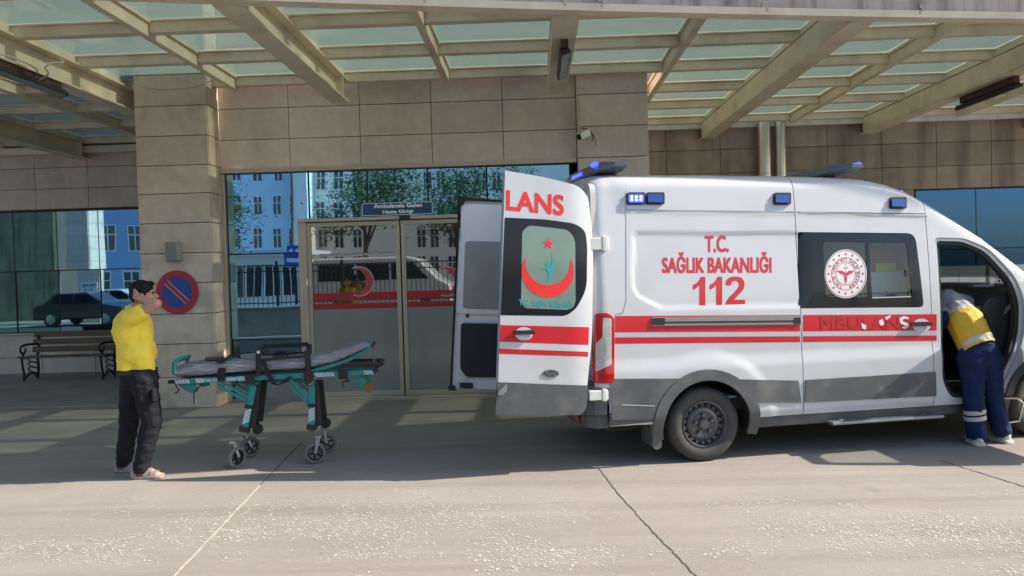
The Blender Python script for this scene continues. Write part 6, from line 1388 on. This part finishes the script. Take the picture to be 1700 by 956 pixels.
# trees
BARK = pbr("bark", (0.09, 0.065, 0.045), 0.9, var=0.3, scale=6, stretch=(1, 1, 0.3), bump=0.4, bscale=20); LEAF = pbr("leaf", (0.055, 0.1, 0.03), 0.6, var=0.3, scale=1.2, island=0.35)
def tree(px, d, h, crown_r, label, seed, nleaf=5200, ctr=None, D=None):
    rd = random.Random(seed); c = refl(px, 450, D or D1, d); o = thing("tree", label, "tree", (c.x, -d, 0), 0, "trees across the street"); mb = MB()
    base = Vector((0, 0, -0.1)); fork = Vector((rd.uniform(-.15, .15), 0, h*0.38)); mb.tube([base, fork*0.5, fork, Vector((fork.x*1.6, 0, h*0.8))], [0.16, 0.13, 0.11, 0.03], 8); tips = []
    for k in range(9):
        an = rd.uniform(0, 6.28); r = crown_r*rd.uniform(0.4, 0.95); t = Vector((math.cos(an)*r, math.sin(an)*r, h*rd.uniform(0.55, 0.98))); s_ = fork+Vector((0, 0, h*rd.uniform(-0.05, 0.3))); m_ = s_.lerp(t, 0.5)+Vector((0, 0, 0.25)); mb.tube([s_, m_, t], [0.06, 0.035, 0.012], 6); tips += [t, m_, t.lerp(m_, .5)]
    mb.build("trunk", BARK, o, world=False, smooth=True); mb = MB()
    cl = [t+Vector((rd.gauss(0, .3), rd.gauss(0, .3), rd.gauss(0, .25))) for t in tips for _ in range(2)]
    for k in range(nleaf):
        q = rd.choice(cl); p = q+Vector((rd.gauss(0, .42), rd.gauss(0, .42), rd.gauss(0, .3))); L_ = rd.uniform(0.05, 0.1); d1 = Vector((rd.gauss(0, 1), rd.gauss(0, 1), rd.gauss(0, .5))).normalized(); d2 = d1.cross(Vector((rd.gauss(0, 1), rd.gauss(0, 1), rd.gauss(0, 1)))).normalized()
        v = [mb.bm.verts.new(p+d1*L_), mb.bm.verts.new(p+d2*L_*.45), mb.bm.verts.new(p-d1*L_), mb.bm.verts.new(p-d2*L_*.45)]; mb.face(v)
    mb.build("crown", LEAF, o, world=False, keep=True)
tree(612, 9, 6.6, 1.9, "leafy tree mirrored over the left sliding door", 3); tree(765, 11, 6.8, 2.1, "broad tree mirrored over the right sliding door", 8); tree(366, 11, 5.8, 1.2, "slim tree mirrored at the left edge of the tall side panel", 5, 3000); tree(880, 10, 6.4, 1.9, "bushy tree mirrored behind the van's open doors", 12, 4200); tree(90, 22, 4.2, 1.3, "small dark tree mirrored beside the pillar over the bench", 15, 1500, D=D2)
# parked white van and two cars behind the fence / by the pillar
def car(label, c, rz, ln, prof, wd, col, name, cat, glass_z):
    o = thing(name, label, cat, c, rz, None); m = pbr(name+"_paint_"+str(int(col[0]*100)), col, 0.3, coat=0.7, var=0.03); mb = MB()
    mb.prism(roundpoly(prof, 0.12), lambda p: Vector((p[0], -wd/2, p[1])), lambda p: Vector((p[0], wd/2, p[1]))); mb.build("body", m, o, world=False, bevel=0.09, seg=3)
    for s in (-1, 1):
        for (x0, x1, x2, x3) in glass_z[2]:
            mb = MB(); y = s*(wd/2+0.004); mb.quad((x0, y, glass_z[0]), (x1, y, glass_z[0]), (x2, y, glass_z[1]), (x3, y, glass_z[1])); mb.build("side_window", BGLASS, o, world=False, solid=0.004)
        for x in (-ln*0.31, ln*0.31):
            mb = MB(); mb.lathe([(0.0, -0.11), (0.2, -0.11), (0.3, -0.1), (0.32, -0.05), (0.32, 0.08), (0.2, 0.11), (0.0, 0.11)], (x, s*(wd/2-0.1), 0.32), 'y', 24); w_ = mb.build("wheel", RUBBER, o, world=False, smooth=True); mb = MB(); mb.lathe([(0.2, -0.115), (0.05, -0.118), (0.2, 0.115), (0.05, 0.118)][:2] if s < 0 else [(0.2, 0.112), (0.05, 0.118)], (x, s*(wd/2-0.1), 0.32), 'y', 16); mb.build("rim", STEEL, w_, world=False)
    for x, m2, nm in ((ln/2-0.02, TAILC, "headlight"), (-ln/2+0.02, TAILR, "tail_light")):
        for s in (-1, 1): mb = MB(); mb.cbox((x, s*(wd/2-0.25), 0.72), (0.08, 0.3, 0.12)); mb.build(nm, m2, o, world=False, bevel=0.02)
    return o
c = refl(640, 470, D1, 6.5); vo = car("white minibus with a roof rack parked behind the fence, mirrored in the doors", (c.x, -6.7, 0.35), 0, 5.2, [(-2.6, 0.3), (-2.6, 1.9), (-2.45, 2.1), (1.0, 2.1), (1.4, 2.0), (2.1, 1.25), (2.55, 1.05), (2.6, 0.3)], 1.9, (0.75, 0.75, 0.74), "parked_minibus", "minibus", (1.25, 1.85, [(-2.3, -1.0, -1.0, -2.3), (-0.9, 0.3, 0.3, -0.9), (0.4, 1.75, 1.2, 0.4)]))
mb = MB(); [mb.tube([(-2.3, s, 2.25), (0.9, s, 2.25)], 0.025, 6) for s in (-0.8, 0.8)]; [mb.tube([(-2.3+0.64*k, -0.8, 2.25), (-2.3+0.64*k, 0.8, 2.25)], 0.02, 6) for k in range(6)]; [mb.tube([(x, s, 2.08), (x, s, 2.25)], 0.02, 6) for x in (-2.2, -0.7, 0.8) for s in (-0.8, 0.8)]; mb.build("roof_rack", STEEL, vo, world=False)
sed = lambda L_: [(-L_/2, 0.3), (-L_/2, 0.85), (-L_/2+0.5, 0.98), (-L_/2+1.0, 1.4), (0.2, 1.45), (1.0, 0.98), (L_/2-0.1, 0.8), (L_/2, 0.3)]
c = refl(150, 532, D2, 1.0); car("dark saloon car mirrored in the window above the bench", (c.x, -1.0, 0), 0.05, 4.3, sed(4.3), 1.75, (0.012, 0.014, 0.02), "parked_car", "car", (0.95, 1.36, [(-1.35, -0.35, -0.35, -1.0), (-0.28, 0.9, 0.25, -0.28)]))
c = refl(214, 500, D2, 6.5); car("silver car behind the dark one, mirrored beside the man", (c.x, -6.5, 0), 0, 4.2, sed(4.2), 1.75, (0.45, 0.47, 0.5), "parked_car", "car", (0.95, 1.36, [(-1.35, -0.35, -0.35, -1.0), (-0.28, 0.9, 0.25, -0.28)]))
# stone pillar with a white staff sign on the far left
c = refl(135, 430, D2, 2.6); o = thing("entrance_pillar", "pale stone pillar with sunlit edge mirrored in the window over the bench", "pillar", (c.x, -3.0, 0))
mb = MB(); panels(mb, [c.x-0.45, c.x+0.55], [0.55*k for k in range(12)], -2.6, sgn=1); panels(mb, [-3.5, -2.64], [0.55*k for k in range(12)], c.x+0.58, axis='y', sgn=1); mb.build("stone_panel", STONE, o, bevel=0.004); mb = MB(); mb.box((c.x-0.44, -3.5, 0), (c.x+0.54, -2.632, 6.05)); mb.build("core", PW, o)
o = thing("staff_sign", "white board with dark lettering on the mirrored stone pillar", "sign", (c.x+0.05, -2.6, refl(135, 476, D2, 2.6).z))
mb = MB(); mb.box((-0.4, 0.0, -0.22), (0.4, 0.02, 0.22)); mb.build("sign_board", WFR, o, world=False, bevel=0.004); mfun = lambda a, b: Vector((a, 0.022, b))
lettering("lettering", "PERSONEL", (0.34, 0.02), (-0.34, 0.02), (0.34, 0.16), mfun, MATTB, o); mb = MB(); mb.box((-0.2, 0.0205, -0.125), (0.2, 0.023, -0.1)); mb.box((-0.24, 0.0206, -0.15), (-0.18, 0.0231, -0.075)); mb.build("arrow", MATTB, o, world=False)
# side block that shades the far-left panes
o = thing("side_block", "plain stone clad side block mirrored dark in the leftmost panes", "building", (-24, -4, 0), 0, "buildings across the street")
a = refl(-200, 450, D2, 6); b = refl(92, 450, D2, 6)
mb = MB(); panels(mb, steps(a.x, b.x, 1.3), [0.8*k for k in range(11)], -6, sgn=1); mb.build("stone_panel", STONE_D, o); mb = MB(); mb.box((a.x, -9, -0.1), (b.x, -6.032, 8.0)); mb.build("core", JOINT, o)
